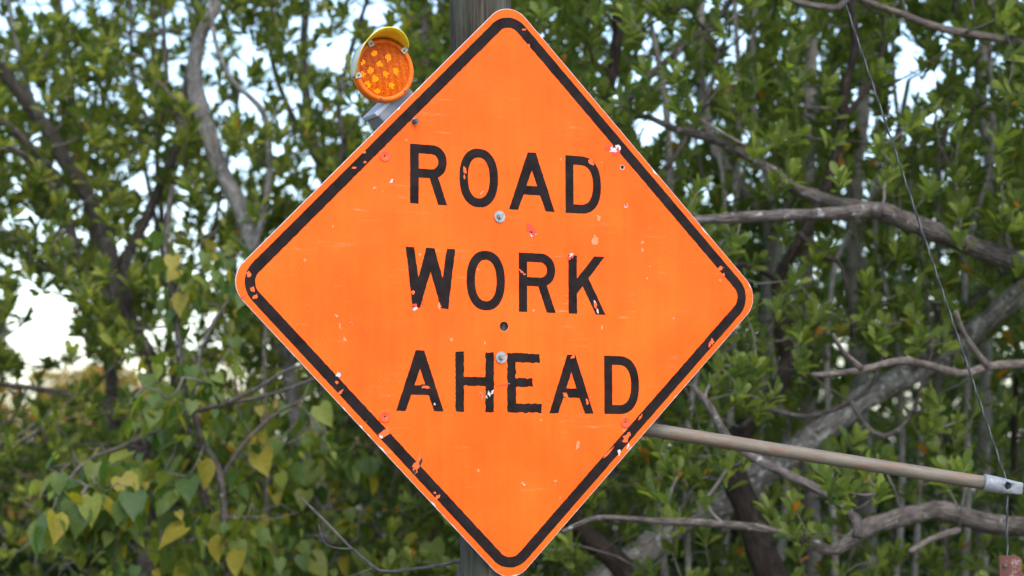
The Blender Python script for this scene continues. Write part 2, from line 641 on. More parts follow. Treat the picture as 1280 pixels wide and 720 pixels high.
border = link('border_stripe', curve_mesh([bo, bi], 0.0003), BLACK, sign, (0, 0, 0.00085))

ST = 0.0268


def superellipse(cx, cy, rx, ry, n, k=44, a0=0, a1=360):
    out = []
    full = a1 - a0 >= 360
    for i in range(k + (0 if full else 1)):
        a = R(a0 + (a1 - a0) * i / k)
        c, s = math.cos(a), math.sin(a)
        out.append((cx + rx * math.copysign(abs(c) ** (2 / n), c), cy + ry * math.copysign(abs(s) ** (2 / n), s)))
    return out


def glyph(ch, w, h):
    s = ST
    if ch == 'O':
        return [superellipse(w / 2, h / 2, w / 2, h / 2, 2.25), superellipse(w / 2, h / 2, w / 2 - s, h / 2 - s * 0.98, 2.25)]
    if ch == 'A':
        f = lambda l: [(x * w, y * h) for x, y in l]
        return [f([(0, 0), (.198, 0), (.318, .268), (.682, .268), (.802, 0), (1, 0), (.59, 1), (.41, 1)]),
                f([(.385, .425), (.615, .425), (.5, .70)])]
    if ch == 'D':
        o = [(0, 0)] + [(x, y) for x, y in superellipse(w * .42, h / 2, w * .58, h / 2, 2.35, 30, -90, 90)] + [(0, h)]
        i = [(s, s)] + [(x, y) for x, y in superellipse(w * .42, h / 2, w * .58 - s, h / 2 - s, 2.35, 30, -90, 90)] + [(s, h - s)]
        return [o, i]
    if ch == 'R':
        cy, ry = .72 * h, .28 * h
        o = [(0, 0), (s, 0), (s, .44 * h), (.53 * w, .44 * h), (.765 * w, 0), (w * 1.01, 0), (.765 * w, .463 * h)]
        o += superellipse(w * .6, cy, w * .4, ry, 2.1, 22, -62, 90) + [(0, h)]
        ry2 = ry - s * .98
        i = [(s, cy - ry2)] + superellipse(w * .58, cy, w * .42 - s, ry2, 2.1, 16, -90, 90) + [(s, cy + ry2)]
        return [o, i]
    if ch == 'W':
        return [[(x * w, y * h) for x, y in [(0, 1), (.138, 0), (.285, 0), (.5, .6), (.715, 0), (.862, 0), (1, 1), (.83, 1), (.745, .5), (.582, 1), (.418, 1), (.255, .5), (.17, 1)]]]
    if ch == 'K':
        return [[(x * w, y * h) for x, y in [(0, 0), (.23, 0), (.23, .345), (.385, .475), (.74, 0), (1.01, 0), (.545, .615), (.985, 1), (.705, 1), (.23, .605), (.23, 1), (0, 1)]]]
    if ch == 'H':
        return [[(0, 0), (s, 0), (s, .435 * h), (w - s, .435 * h), (w - s, 0), (w, 0), (w, h), (w - s, h), (w - s, .585 * h), (s, .585 * h), (s, h), (0, h)]]
    if ch == 'E':
        return [[(0, 0), (w, 0), (w, s), (s * 1.02, s), (s * 1.02, .435 * h), (.74 * w, .435 * h), (.74 * w, .58 * h), (s * 1.02, .58 * h), (s * 1.02, h - s), (.95 * w, h - s), (.95 * w, h), (0, h)]]


TEXT = [(.4085, .2365, [('R', -.3136, -.1994), ('O', -.1593, -.0363), ('A', -.0010, .1478), ('D', .1838, .3026)]),
        (.1110, -.0625, [('W', -.3267, -.1731), ('O', -.1373, -.0149), ('R', .0300, .1487), ('K', .1925, .3146)]),
        (-.1840, -.3570, [('A', -.3554, -.2092), ('H', -.1723, -.0507), ('E', -.0080, .1021), ('A', .1277, .2735), ('D', .3099, .4270)])]
JAG = {'H': .0022, 'E': .0028, 'W': .0014, 'A': .0009, 'K': .0008}
li = 0
for top, bot, letters in TEXT:
    for ch, x0, x1 in letters:
        li += 1
        loops = glyph(ch, x1 - x0, top - bot)
        j = JAG.get(ch, .0005)
        loops = [resample([(x + x0, y + bot - 0.010 * (x + x0)) for x, y in lp], .004, j, li, 75) for lp in loops]
        o = link('letter', curve_mesh(loops, .0003), BLACK, sign, (0, 0, .00085))
        o['label'] = 'black letter ' + ch


def blob(cx, cy, rx, ry, rot, n=11, rough=0.45, seed=0):
    rr = random.Random(seed)
    out = []
    for i in range(n):
        a = 2 * math.pi * i / n
        k = 1 + rough * (rr.random() * 2 - 1)
        x, y = rx * k * math.cos(a), ry * k * math.sin(a)
        out.append((cx + x * math.cos(rot) - y * math.sin(rot), cy + x * math.sin(rot) + y * math.cos(rot)))
    return out


# chips, scuffs and dents, measured on the face: u, v, half sizes in pixels, turn, colour
K_ = 1 / 427.0
CHIPS = [(768, 186, 9, 6, 20, 'w'), (760, 185, 4.5, 4, 0, 'r'), (770, 192, 5, 3, 30, 'r'), (767, 183, 2.6, 2.2, 0, 'k'), (772, 186, 2, 3, 0, 'r'),
         (664, 288, 4.5, 7.5, 30, 'r'), (666, 293, 4.5, 4, 0, 'w'), (661, 284, 3, 3, 0, 'w'), (664, 290, 1.6, 2.4, 30, 'k'), (714, 319, 5, 3, 40, 'w'), (711, 323, 3, 2.4, 0, 'r'), (715, 321, 2, 1.6, 0, 'r'),
         (782, 257, 3.2, 3.4, 0, 'w'), (782, 257, 2.2, 2.2, 0, 'r'), (803, 303, 3.4, 2, 20, 'p'), (803, 312, 2.2, 3, 0, 'p'),
         (519, 386, 4.5, 3, 30, 'w'), (518, 382, 3, 2.2, 0, 'r'), (528, 379, 1.6, 3, 20, 'r'), (516, 366, 2.2, 3.2, 0, 'o'),
         (744, 381, 2, 5, 20, 'o'), (747, 389, 1.8, 4.2, 25, 'w'), (743, 377, 1.6, 2, 0, 'w'), (752, 410, 1.6, 4, 0, 'p'),
         (601, 494, 2.6, 5, 10, 'p'), (601, 494, 1.4, 3, 10, 'r'), (611, 492, 2.0, 5, 15, 'w'), (615, 490, 1.6, 4, -20, 'w'), (608, 496, 1.4, 3, 10, 'w'),
         (532, 484, 6, 2, -10, 'o'), (528, 481, 3.5, 1.2, 5, 'k'), (543, 505, 2, 1.8, 0, 'w'), (707, 494, 5, 2.4, -25, 'o'), (716, 446, 3, 2, 30, 'o'), (734, 503, 1.6, 4, 15, 'o'), (738, 496, 1.2, 2, 0, 'o'),
         (564, 425, 2.4, 2.4, 0, 'p'), (606, 429, 1.4, 3, 0, 'p'), (416, 283, 1.2, 2.6, 0, 'p'), (439, 404, 3, 3, 0, 'p'), (439, 404, 1.7, 1.7, 0, 'r'), (431, 424, 2.4, 3, 20, 'p'), (421, 395, 3.2, 2.2, -20, 'p'), (425, 408, 1, 6, 10, 'p'),
         (489, 227, 5, 2.4, 35, 'w'), (492, 226, 2.6, 1.8, 30, 'r'), (468, 235, 2.8, 2.2, 0, 'p'), (478, 239, 1.4, 1.2, 0, 'p'), (508, 175, 2, 1.3, 0, 'p'), (381, 325, 2.8, 2, 0, 'p'), (525, 318, 2.4, 1.8, 40, 'p'),
         (423, 468, 4, 3, 20, 'w'), (421, 478, 2.2, 1.8, 0, 'o'), (426, 490, 4, 1.5, 40, 'o'), (480, 542, 8, 4, 40, 'o'), (476, 546, 3, 2, 0, 'w'), (484, 535, 3, 2, 70, 'o'),
         (521, 580, 7, 4, 60, 'o'), (523, 574, 3, 9, -10, 'o'), (519, 588, 3, 4, 0, 'o'), (526, 577, 2, 4, -15, 'k'), (518, 590, 2, 4, -15, 'k'), (546, 622, 4, 2.2, 50, 'o'), (543, 616, 2, 1.4, 0, 'o'),
         (782, 548, 5, 4, 50, 'o'), (786, 543, 3, 3, 0, 'o'), (774, 564, 3.0, 3.4, 0, 'w'), (774, 568, 1.6, 2.4, 10, 'w'), (785, 557, 1.6, 3, -10, 'w'), (784, 560, 1.2, 1.6, 0, 'w'), (760, 566, 10, 1.6, 42, 'o'), (801, 521, 5, 1.4, 55, 'o'), (780, 538, 3, 1.4, 0, 'p'),
         (653, 604, 3, 2, 10, 'p'), (655, 606, 1.4, 1.2, 0, 'w'), (598, 588, 2, 2.2, 0, 'p'), (722, 556, 3, 8, -10, 'p'), (694, 601, 3, 1.6, 0, 'p'), (700, 622, 1.6, 1.2, 0, 'p'), (694, 606, 1.2, 1, 0, 'p'),
         (738, 202, 4, 2.6, -20, 'o'), (741, 205, 2, 1.6, 0, 'o'), (701, 199, 1.6, 2, 0, 'p'), (752, 203, 1.4, 1.6, 0, 'p'), (748, 272, 3, 5, 0, 'p'), (744, 300, 6, 7, 0, 'p'),
         (900, 335, 5, 2.5, 10, 'o'), (904, 344, 3, 2.5, 0, 'o'), (916, 361, 2.4, 1.6, 40, 'o'), (890, 427, 4, 3, 50, 'o'), (887, 431, 2, 3, 0, 'o'), (842, 398, 1.8, 1.6, 0, 'p'), (809, 348, 1.6, 1.6, 0, 'p'), (812, 333, 2, 1, 0, 'p'), (900, 350, 1.8, 2, 0, 'p'),
         (311, 344, 3, 4, 20, 'o'), (316, 362, 2.5, 4, 30, 'o'), (319, 371, 4, 2, 40, 'o'), (303, 372, 2.4, 3, 0, 'r'), (454, 190, 4, 1.6, 10, 'o'), (443, 210, 3.5, 1.3, 0, 'o'), (456, 203, 2.4, 1.2, 20, 'o'),
         (581, 213, 2.4, 5, 10, 'o'), (580, 221, 1.2, 3, 0, 'o'), (651, 339, 4, 1.4, -40, 'o'), (597, 337, 3, 1, 0, 'p'), (590, 247, 3.5, 1, 40, 'p'), (602, 241, 5, 1, 42, 'p'), (655, 343, 2.4, 1, 0, 'o'), (667, 388, 2.4, 2, 20, 'p'), (549, 383, 3, 6, 5, 'p'), (676, 525, 2.2, 1.4, 0, 'p'), (629, 481, 9, 0.8, 12, 'r'), (655, 37, 3, 1.2, 0, 'o'), (661, 57, 1.6, 2.6, 0, 'o')]
MATS = {'w': CHIP_WHITE, 'r': CHIP_RED, 'p': CHIP_PINK, 'o': CHIP_ORANGE, 'k': CHIP_BLACK}
LEV = {'p': 0.00045, 'o': 0.0012, 'w': 0.0015, 'r': 0.0018, 'k': 0.0021}
for i, (u, v, a, c, rot, kind) in enumerate(CHIPS):
    x, y = to_sign(u, v)
    z = LEV[kind]
    if kind == 'p': z = 0.0008
    o = link('paint_chip', curve_mesh([blob(x, y, a * K_ * (0.8 if kind in 'wp' else 0.95), c * K_ * (0.8 if kind in 'wp' else 0.95), R(rot), seed=i)], .0002), MATS[kind], sign, (0, 0, z + (i % 7) * 0.00002))

# rubbed rings where washers once sat, with a punched hole
DISC = simple('rubbed_orange_ring', (0.95, 0.072, 0.008), 0.4, 0, 0.15, 120)
for x, y in small_holes:
    bm = bmesh.new()
    prof = [(0.0036, -0.0002), (0.008, 0.0004), (0.0125, 0.0009), (0.016, 0.0013), (0.0185, 0.0012), (0.0195, 0.0006)]
    prev = None
    for r_, z_ in prof:
        ring = [bm.verts.new((r_ * math.cos(2 * math.pi * k / 24), r_ * math.sin(2 * math.pi * k / 24), z_)) for k in range(24)]
        if prev:
            for k in range(24): bm.faces.new((prev[k], ring[k], ring[(k + 1) % 24], prev[(k + 1) % 24]))
        prev = ring
    bmesh.ops.scale(bm, vec=(0.88, 0.88, 1), verts=bm.verts)
    bm_obj('dented_rivet_seat', bm, DISC, sign, (x, y, 0.0012), True)


def hex_bolt(x, y, washer_r, head_r, head_h, tail):
    bm = bmesh.new()
    add_cyl(bm, washer_r, 0.0016, 0.0042, 32)
    w_ = bm_obj('washer', bm, ZINC, sign, (x, y, 0))
    bm = bmesh.new()
    add_cyl(bm, head_r, 0.0042, 0.0042 + head_h, 6)
    bmesh.ops.bevel(bm, geom=list(bm.edges), offset=0.0008, segments=2, affect='EDGES')
    add_cyl(bm, head_r * 0.55, 0.004, 0.0042 + head_h + 0.004, 14)
    add_cyl(bm, head_r * 0.55, -tail, -0.001, 12)
    bm_obj('bolt', bm, STEEL_DARK if washer_r < 0.012 else ZINC, sign, (x, y, 0))


hex_bolt(*to_sign(624, 271), 0.0172, 0.0085, 0.006, 0.06)
hex_bolt(*to_sign(626, 447), 0.0172, 0.0085, 0.006, 0.06)
bx_, by_ = to_sign(518, 152)
hex_bolt(bx_, by_, 0.0095, 0.0088, 0.012, 0.05)

# ------------------------------------------------------------------ flashing warning light behind the sign's edge
UPA = R(118)
LC = (to_sign(479, 88)[0] + 0.002, to_sign(479, 88)[1])
beacon_m = S_MAT @ Matrix.Translation((LC[0], LC[1], 0.0)) @ Matrix.Rotation(UPA - R(90), 4, 'Z')
beacon = empty('warning_light', (0, 0, 0), 'round amber warning light with yellow visor on the sign\'s upper edge', 'warning light')
beacon.rotation_mode = 'QUATERNION'
beacon.matrix_world = beacon_m
LR = 0.0918
# local frame: +Y towards the hood, +Z towards the viewer
bm = bmesh.new()
prof = [(0.0, -0.052), (0.06, -0.05), (0.082, -0.038), (LR, -0.020), (LR, 0.002), (LR - 0.004, 0.007), (LR - 0.014, 0.008), (LR - 0.0155, 0.003)]
prev = None
for r_, z_ in prof:
    if r_ == 0:
        ring = [bm.verts.new((0, 0, z_))]
    else:
        ring = [bm.verts.new((r_ * math.cos(2 * math.pi * k / 64), r_ * math.sin(2 * math.pi * k / 64), z_)) for k in range(64)]
    if prev:
        for k in range(64):
            if len(prev) == 1: bm.faces.new((prev[0], ring[(k + 1) % 64], ring[k]))
            else: bm.faces.new((prev[k], prev[(k + 1) % 64], ring[(k + 1) % 64], ring[k]))
    prev = ring
bmesh.ops.recalc_face_normals(bm, faces=bm.faces)
bm_obj('housing', bm, AMBER_RIM, beacon, smooth=True)
# lens: a shallow dome with prism ribs
bm = bmesh.new()
RL = LR - 0.0152
nr, na = 26, 96
grid = []
for i in range(nr + 1):
    r_ = RL * i / nr
    z_ = 0.003 + 0.007 * (1 - (r_ / RL) ** 2)
    grid.append([bm.verts.new((r_ * math.cos(2 * math.pi * k / na), r_ * math.sin(2 * math.pi * k / na), z_)) for k in range(na)] if i else [bm.verts.new((0, 0, z_))])
for i in range(nr):
    for k in range(na):
        if i == 0: bm.faces.new((grid[0][0], grid[1][k], grid[1][(k + 1) % na]))
        else: bm.faces.new((grid[i][k], grid[i + 1][k], grid[i + 1][(k + 1) % na], grid[i][(k + 1) % na]))
lens = bm_obj('lens', bm, AMBER_DARK, beacon, smooth=True)
# little prisms standing proud in diagonal rows, too small to pick apart singly; twelve groups glow
spots = []
inv_rot = Matrix.Rotation(-(UPA - R(90)), 3, 'Z')
for (zx, zy) in ((160, 295), (260, 250), (350, 280), (290, 320), (235, 360), (165, 385), (330, 385), (395, 365), (265, 415), (205, 460), (370, 455), (280, 495)):
    x, y = to_sign(420 + zx / 5.14, 20 + zy / 5.14)
    q = inv_rot @ Vector((x - LC[0] - 0.014, y - LC[1], 0)) + Vector((0.006, 0, 0))
    if q.length > RL - 0.007: q *= (RL - 0.007) / q.length
    spots.append((q, random.uniform(0.0075, 0.0105), bmesh.new()))
bm = bmesh.new()
pit = 0.0046
ax = inv_rot @ Matrix.Rotation(R(-58), 3, 'Z')
for i in range(-22, 23):
    for j in range(-22, 23):
        q = ax @ Vector((i * pit, j * pit * 1.15 + (i % 2) * pit * 0.55, 0))
        if q.length > RL - 0.004: continue
        z_ = 0.003 + 0.007 * (1 - (q.length / RL) ** 2)
        tgt, mi = bm, 0
        for sq, sr, sbm in spots:
            if (q - sq).length < sr * (1 + 0.3 * noise.noise(q * 420)): tgt = sbm
        if tgt is bm:
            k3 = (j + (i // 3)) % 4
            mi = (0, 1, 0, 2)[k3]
        s_ = pit * 0.38
        c4 = [tgt.verts.new(q + ax @ Vector((a * s_, b2 * s_ * 1.15, 0)) + Vector((0, 0, z_ - 0.0005))) for a, b2 in ((-1, -1), (1, -1), (1, 1), (-1, 1))]
        tp = tgt.verts.new(q + Vector((0, 0, z_ + 0.0020)))
        for k in range(4): tgt.faces.new((c4[k], c4[(k + 1) % 4], tp)).material_index = mi
AMBER_HIGHLIGHT = simple('amber_prism_highlight', (0.80, 0.26, 0.02), 0.15, 0, 0.3, 200, 0.5)  # pale prisms paint highlights into the amber, dark ones the gaps
pr = bm_obj('lens_prisms', bm, [AMBER, AMBER_DARK, AMBER_HIGHLIGHT], beacon)
tag(pr, kind='stuff')
for sq, sr, sbm in spots:
    lp = bm_obj('lit_diode_prisms', sbm, LED, beacon)
    tag(lp, kind='stuff')
# visor: a curved hood round the upper rim
bm = bmesh.new()
NA = 48
A0, A1 = R(90 - 74), R(90 + 78)
cols = []
for i in range(NA + 1):
    t = i / NA
    a = A0 + (A1 - A0) * t
    e = max(0.0, math.sin(math.pi * t))
    out = 0.016 + 0.084 * e ** 0.75
    cc = []
    for (r_, z_) in ((LR + 0.001, -0.016), (LR + 0.002 + 0.003 * e, 0.3 * out), (LR + 0.003 + 0.008 * e, 0.7 * out), (LR + 0.004 + 0.012 * e, out), (LR + 0.0065 + 0.012 * e, out), (LR + 0.0055 + 0.008 * e, 0.7 * out), (LR + 0.0048 + 0.003 * e, 0.3 * out), (LR + 0.004, -0.016)):
        cc.append(bm.verts.new((r_ * math.cos(a), r_ * math.sin(a), z_)))
    cols.append(cc)
for i in range(NA):
    for k in range(8):
        f = bm.faces.new((cols[i][k], cols[i][(k + 1) % 8], cols[i + 1][(k + 1) % 8], cols[i + 1][k]))
        f.material_index = 1 if k in (4, 5, 6) else 0  # outer faces paler and greyer than the inner ones
bm.faces.new(cols[0]); bm.faces.new(list(reversed(cols[-1])))
bmesh.ops.recalc_face_normals(bm, faces=bm.faces)
bm_obj('visor', bm, [YELLOW, YELLOW_PALE], beacon, smooth=True)
for ang in (195, 121, 46):
    a = R(ang) - (UPA - R(90))
    bm = bmesh.new()
    mt = Matrix.Rotation(a, 4, 'Z')
    add_box(bm, LR - 0.016, LR + 0.003, -0.008, 0.008, 0.008, 0.0115, 0.0012, mt)
    cl = bm_obj('visor_clip', bm, YELLOW_PALE, beacon)
    bm = bmesh.new()
    p = mt @ Vector((LR - 0.008, 0, 0))
    add_cyl(bm, 0.0032, 0.010, 0.0135, 12, p.x, p.y)
    bm_obj('screw', bm, STEEL_DARK, cl)
for ang in (262, 318):
    a = R(ang) - (UPA - R(90))
    p = Matrix.Rotation(a, 4, 'Z') @ Vector((LR - 0.008, 0, 0))
    bm = bmesh.new()
    add_cyl(bm, 0.0028, 0.006, 0.0105, 12, p.x, p.y)
    bm_obj('rim_screw', bm, STEEL_DARK, beacon)
# neck and battery case (case lies along the sign's edge, behind the plate)
bm = bmesh.new()
add_box(bm, -0.03, 0.03, -LR - 0.035, -LR + 0.012, -0.052, -0.024, 0.006)
bm_obj('neck', bm, simple('brown_amber_neck', (0.20, 0.07, 0.012), 0.4), beacon)
case_rel = beacon_m.inverted() @ S_MAT @ Matrix.Translation((-0.302, 0.480, 0)) @ Matrix.Rotation(R(45), 4, 'Z')
bm = bmesh.new()
add_box(bm, -0.066, 0.066, -0.12, 0.083, -0.115, -0.02, 0.006, case_rel)
case = bm_obj('battery_case', bm, GREY_BOX, beacon)
bm = bmesh.new()
add_box(bm, -0.070, 0.070, 0.078, 0.092, -0.119, -0.018, 0.003, case_rel)
bm_obj('lid', bm, GREY_LID, case)

# ------------------------------------------------------------------ guy strut, cable and clamp
D_A, D_B = 6.22, 6.36
pa, pb = P(608, 504.5, D_A), P(1236, 604.5, D_B)
ax = (pb - pa).normalized()
side = ax.cross(Vector((0, 0, 1))).normalized()      # towards / away from the viewer
upv = side.cross(ax).normalized()
strut_m = Matrix(((ax.x, side.x, upv.x, pa.x), (ax.y, side.y, upv.y, pa.y), (ax.z, side.z, upv.z, pa.z), (0, 0, 0, 1)))
strut = empty('guy_strut', pa, 'weathered grey metal pipe arm sticking out from the wooden pole', 'pipe')
strut.rotation_mode = 'QUATERNION'
strut.matrix_world = strut_m
LEN = (pb - pa).length


def loft(sections, n=28):
    """sections: (x, half_y, half_z, power)"""
    bm = bmesh.new()
    prev = None
    for x, hy, hz, pw in sections:
        ring = []
        for (cy, cz) in superellipse(0, 0, hy, hz, pw, n):
            ring.append(bm.verts.new((x, cy, cz)))
        if prev:
            for k in range(n): bm.faces.new((prev[k], prev[(k + 1) % n], ring[(k + 1) % n], ring[k]))
        else:
            bm.faces.new(list(reversed(ring)))
        prev = ring
    bm.faces.new(prev)
    bmesh.ops.recalc_face_normals(bm, faces=bm.faces)
    return bm


pr_ = 0.0213
bm_obj('pipe', loft([(-0.02, pr_, pr_, 2)] + [(LEN * i / 30, pr_ * (1 + 0.01 * math.sin(i * 2.1)), pr_ * (1 + 0.01 * math.cos(i * 1.7)), 2) for i in range(1, 31)]), PIPE, strut, smooth=True)
bm_obj('mount_flange', loft([(-0.05, 0.05, 0.07, 3), (0.012, 0.05, 0.07, 3), (0.016, 0.046, 0.066, 3), (0.05, 0.03, 0.03, 2)]), ZINC, strut, smooth=False)
fit_bm = loft([(LEN - 0.018, 0.0262, 0.0262, 2), (LEN - 0.012, 0.0272, 0.0272, 2), (LEN + 0.022, 0.026, 0.0262, 2), (LEN + 0.045, 0.02, 0.0245, 2.6), (LEN + 0.062, 0.0125, 0.0225, 3.2), (LEN + 0.085, 0.0095, 0.0205, 4), (LEN + 0.102, 0.009, 0.0195, 5), (LEN + 0.108, 0.007, 0.0175, 5)])
fit = bm_obj('end_fitting', fit_bm, FITTING, strut, smooth=True)
bm = bmesh.new()
add_cyl(bm, 0.0122, -0.08, 0.08, 20)
cut = bm_obj('cutter', bm, STEEL_DARK, strut)
cut.location = (LEN + 0.056, 0, 0.002)
cut.rotation_euler = (R(90), 0, 0)
md = fit.modifiers.new('hole', 'BOOLEAN')
md.object = cut; md.operation = 'DIFFERENCE'; md.solver = 'EXACT'
dg = bpy.context.evaluated_depsgraph_get()
nm = bpy.data.meshes.new_from_object(fit.evaluated_get(dg))
fit.modifiers.clear()
fit.data = nm
nm.materials.clear(); nm.materials.append(FITTING)
for p in nm.polygons: p.material_index = 0
bpy.data.objects.remove(cut)

hook = P(1259, 604, D_B + 0.012)
anchor_top = P(1259, 702, D_B + 0.012)
best = None
for i in range(200):          # height on the pole at which the cable is made fast
    q = base_pt + lean * (3.5 + i * 0.015) + Vector((0.05, 0.06, 0))
    a_, b_ = q - CAM, hook - CAM
    t_ = -(a_.dot(DOWN) + 360 / F_PX * a_.dot(FWD)) / ((b_ - a_).dot(DOWN) + 360 / F_PX * (b_ - a_).dot(FWD))
    c_ = a_.lerp(b_, t_)
    e_ = abs(640 + F_PX * c_.dot(RIGHT) / c_.dot(FWD) - 1055)
    if best is None or e_ < best[0]: best = (e_, q)
pole_top = best[1]
cable = empty('guy_cable', anchor_top, 'thin twisted steel cable slanting down past the tip of the pipe arm', 'cable')
cpath = [pole_top, hook + (pole_top - hook) * 0.015, hook, anchor_top]
dense = []
for i in range(3):
    Ls = (cpath[i + 1] - cpath[i]).length
    k = max(2, int(Ls / 0.007))
    for j in range(k): dense.append(cpath[i].lerp(cpath[i + 1], j / k))
dense.append(cpath[-1])
for s_ in range(3):
    pth = []
    for i, p in enumerate(dense):
        t = (dense[min(i + 1, len(dense) - 1)] - dense[max(i - 1, 0)]).normalized()
        o1 = t.cross(Vector((0, 1, 0))).normalized(); o2 = t.cross(o1)
        a = i * 0.007 * 2 * math.pi / 0.075 + s_ * 2 * math.pi / 3
        pth.append((p + (o1 * math.cos(a) + o2 * math.sin(a)) * 0.0019, 0.0020))
    tube_obj('strand', pth, 6, CABLE_LIGHT if s_ == 0 else CABLE_DARK, cable, anchor_top)  # one strand paler than the other two

# rusty clamp under the cable and its rod into the ground
c0 = P(1262.5, 712, D_B + 0.012)
clamp = empty('cable_clamp', Vector((c0.x, c0.y, 0.0)), 'rusty red iron clamp at the lower end of the steel cable', 'clamp')
wx, = ((1276 - 1249) / F_PX * D_B / 2,)
top_z = P(1262, 695, D_B).z - 0
loop = [(-wx, -0.16), (wx * 0.9, -0.16), (wx * 1.7, -0.10), (wx * 1.3, -0.06), (wx, -0.045), (wx, -0.010), (wx * 0.8, -0.002), (wx * 0.5, 0.0), (-wx * 0.8, 0.0), (-wx, -0.005)]
me = curve_mesh([loop], 0.02)
pl = link('clamp_plate', me, RUST, clamp, (0, 0, top_z))
pl.rotation_euler = (R(90), 0, 0)
bm = bmesh.new()
add_cyl(bm, 0.0065, -0.02, 0.02, 6)
bl = bm_obj('clamp_bolt', bm, STEEL_DARK, clamp, (-wx * 0.55, 0, top_z - 0.027))
bl.rotation_euler = (R(90), 0, 0)
tube_obj('anchor_rod', [(Vector((0, 0, top_z - 0.10)), 0.009), (Vector((0, 0, -0.3)), 0.009)], 10, RUST, clamp, Vector((0, 0, 0)))

# ------------------------------------------------------------------ leaves: shapes and colours
def obovate():
    """a spoon-shaped leaf along +Y, one unit long, folded a little at the midrib"""
    st = [(0.0, 0.02), (0.22, 0.095), (0.5, 0.18), (0.72, 0.205), (0.9, 0.14), (1.0, 0.0)]
    V, F = [], []
    for i, (y, w) in enumerate(st):
        zc = -0.10 * (y - 0.4) ** 2 * 2
        if w == 0:
            V.append((0, y, zc))
        else:
            V += [(-w, y, zc + w * 0.35), (0, y, zc), (w, y, zc + w * 0.35)]
    for i in range(4):
        a, b2 = i * 3, (i + 1) * 3
        F += [(a, a + 1, b2 + 1, b2), (a + 1, a + 2, b2 + 2, b2 + 1)]
    F += [(12, 13, 15), (13, 14, 15)]
    return np.array(V), F


def heart():
    """a heart-shaped leaf, stalk at the origin, tip at +Y"""
    half = [(0.0, 0.06), (0.20, -0.08), (0.38, 0.04), (0.44, 0.26), (0.36, 0.52), (0.20, 0.76), (0.07, 0.92)]
    V = [(0, 0.04, 0), (0, 0.3, -0.01), (0, 0.6, -0.04), (0, 1.05, -0.16)]
    n0 = len(V)
    for s_ in (-1, 1):
        for (x, y) in half[1:]:
            V.append((s_ * x, y, x * 0.30 - 0.14 * y * y))
    F = []
    for o in (n0, n0 + 6):
        q = [(0, o, o + 1), (0, o + 1, 1), (1, o + 1, o + 2), (1, o + 2, o + 3), (1, o + 3, 2), (2, o + 3, o + 4), (2, o + 4, o + 5), (2, o + 5, 3)]
        F += q if o == n0 else [(a, c, b2) for a, b2, c in q]
    return np.array(V), F


OBO, HEA = obovate(), heart()


def pal(rnd, kind):
    t = rnd.random()
    if kind == 'dark':
        c = (0.055, 0.092, 0.026)
        c2 = (0.13, 0.175, 0.040)
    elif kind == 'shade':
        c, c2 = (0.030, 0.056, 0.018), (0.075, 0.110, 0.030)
    elif kind == 'heart':
        if t < 0.14: return (0.33, 0.27, 0.025)
        c, c2 = (0.066, 0.128, 0.026), (0.225, 0.255, 0.036)
    elif kind == 'autumn':
        if t < 0.4: return (0.34, 0.15, 0.04)
        c, c2 = (0.22, 0.20, 0.04), (0.38, 0.27, 0.05)
    elif kind == 'left':
        c, c2 = (0.090, 0.135, 0.028), (0.30, 0.31, 0.055)
    else:
        c, c2 = (0.072, 0.118, 0.026), (0.225, 0.268, 0.050)
    k = rnd.random() ** 1.3
    j = 0.85 + 0.3 * rnd.random()
    return tuple((a * (1 - k) + b2 * k) * j for a, b2 in zip(c, c2))


def leaf_mesh(shape, colour):
    V, F = shape
    me = bpy.data.meshes.new('leaf')
    me.from_pydata([tuple(v) for v in V], [], F)
    at = me.attributes.new('leaf_colour', 'FLOAT_COLOR', 'POINT')
    at.data.foreach_set('color', list((*colour, 1.0)) * len(V))
    me.shade_smooth()
    me.materials.append(LEAF)
    return me


NVAR = 28
VAR = {}
for kind, shape in (('right', OBO), ('left', OBO), ('dark', OBO), ('heart', HEA), ('autumn', OBO), ('shade', OBO)):
    rnd = random.Random(hash(kind) % 97 if False else len(kind) * 13)
    VAR[kind] = []
    for i in range(NVAR):
        c = pal(rnd, kind) if i < NVAR - 1 or kind not in ('left', 'right') else (0.5, 0.20, 0.02)
        VAR[kind].append((c, leaf_mesh(shape, c) if kind in ('right', 'left', 'heart') else None))


def basis(d, nrm):
    d = d / np.linalg.norm(d)
    x = np.cross(d, nrm)
    n = np.linalg.norm(x)
    if n < 1e-5:
        x = np.cross(d, np.array([1.0, 0.3, 0.1])); n = np.linalg.norm(x)
    x /= n
    z = np.cross(x, d)
    return np.stack([x, d, z], 1)


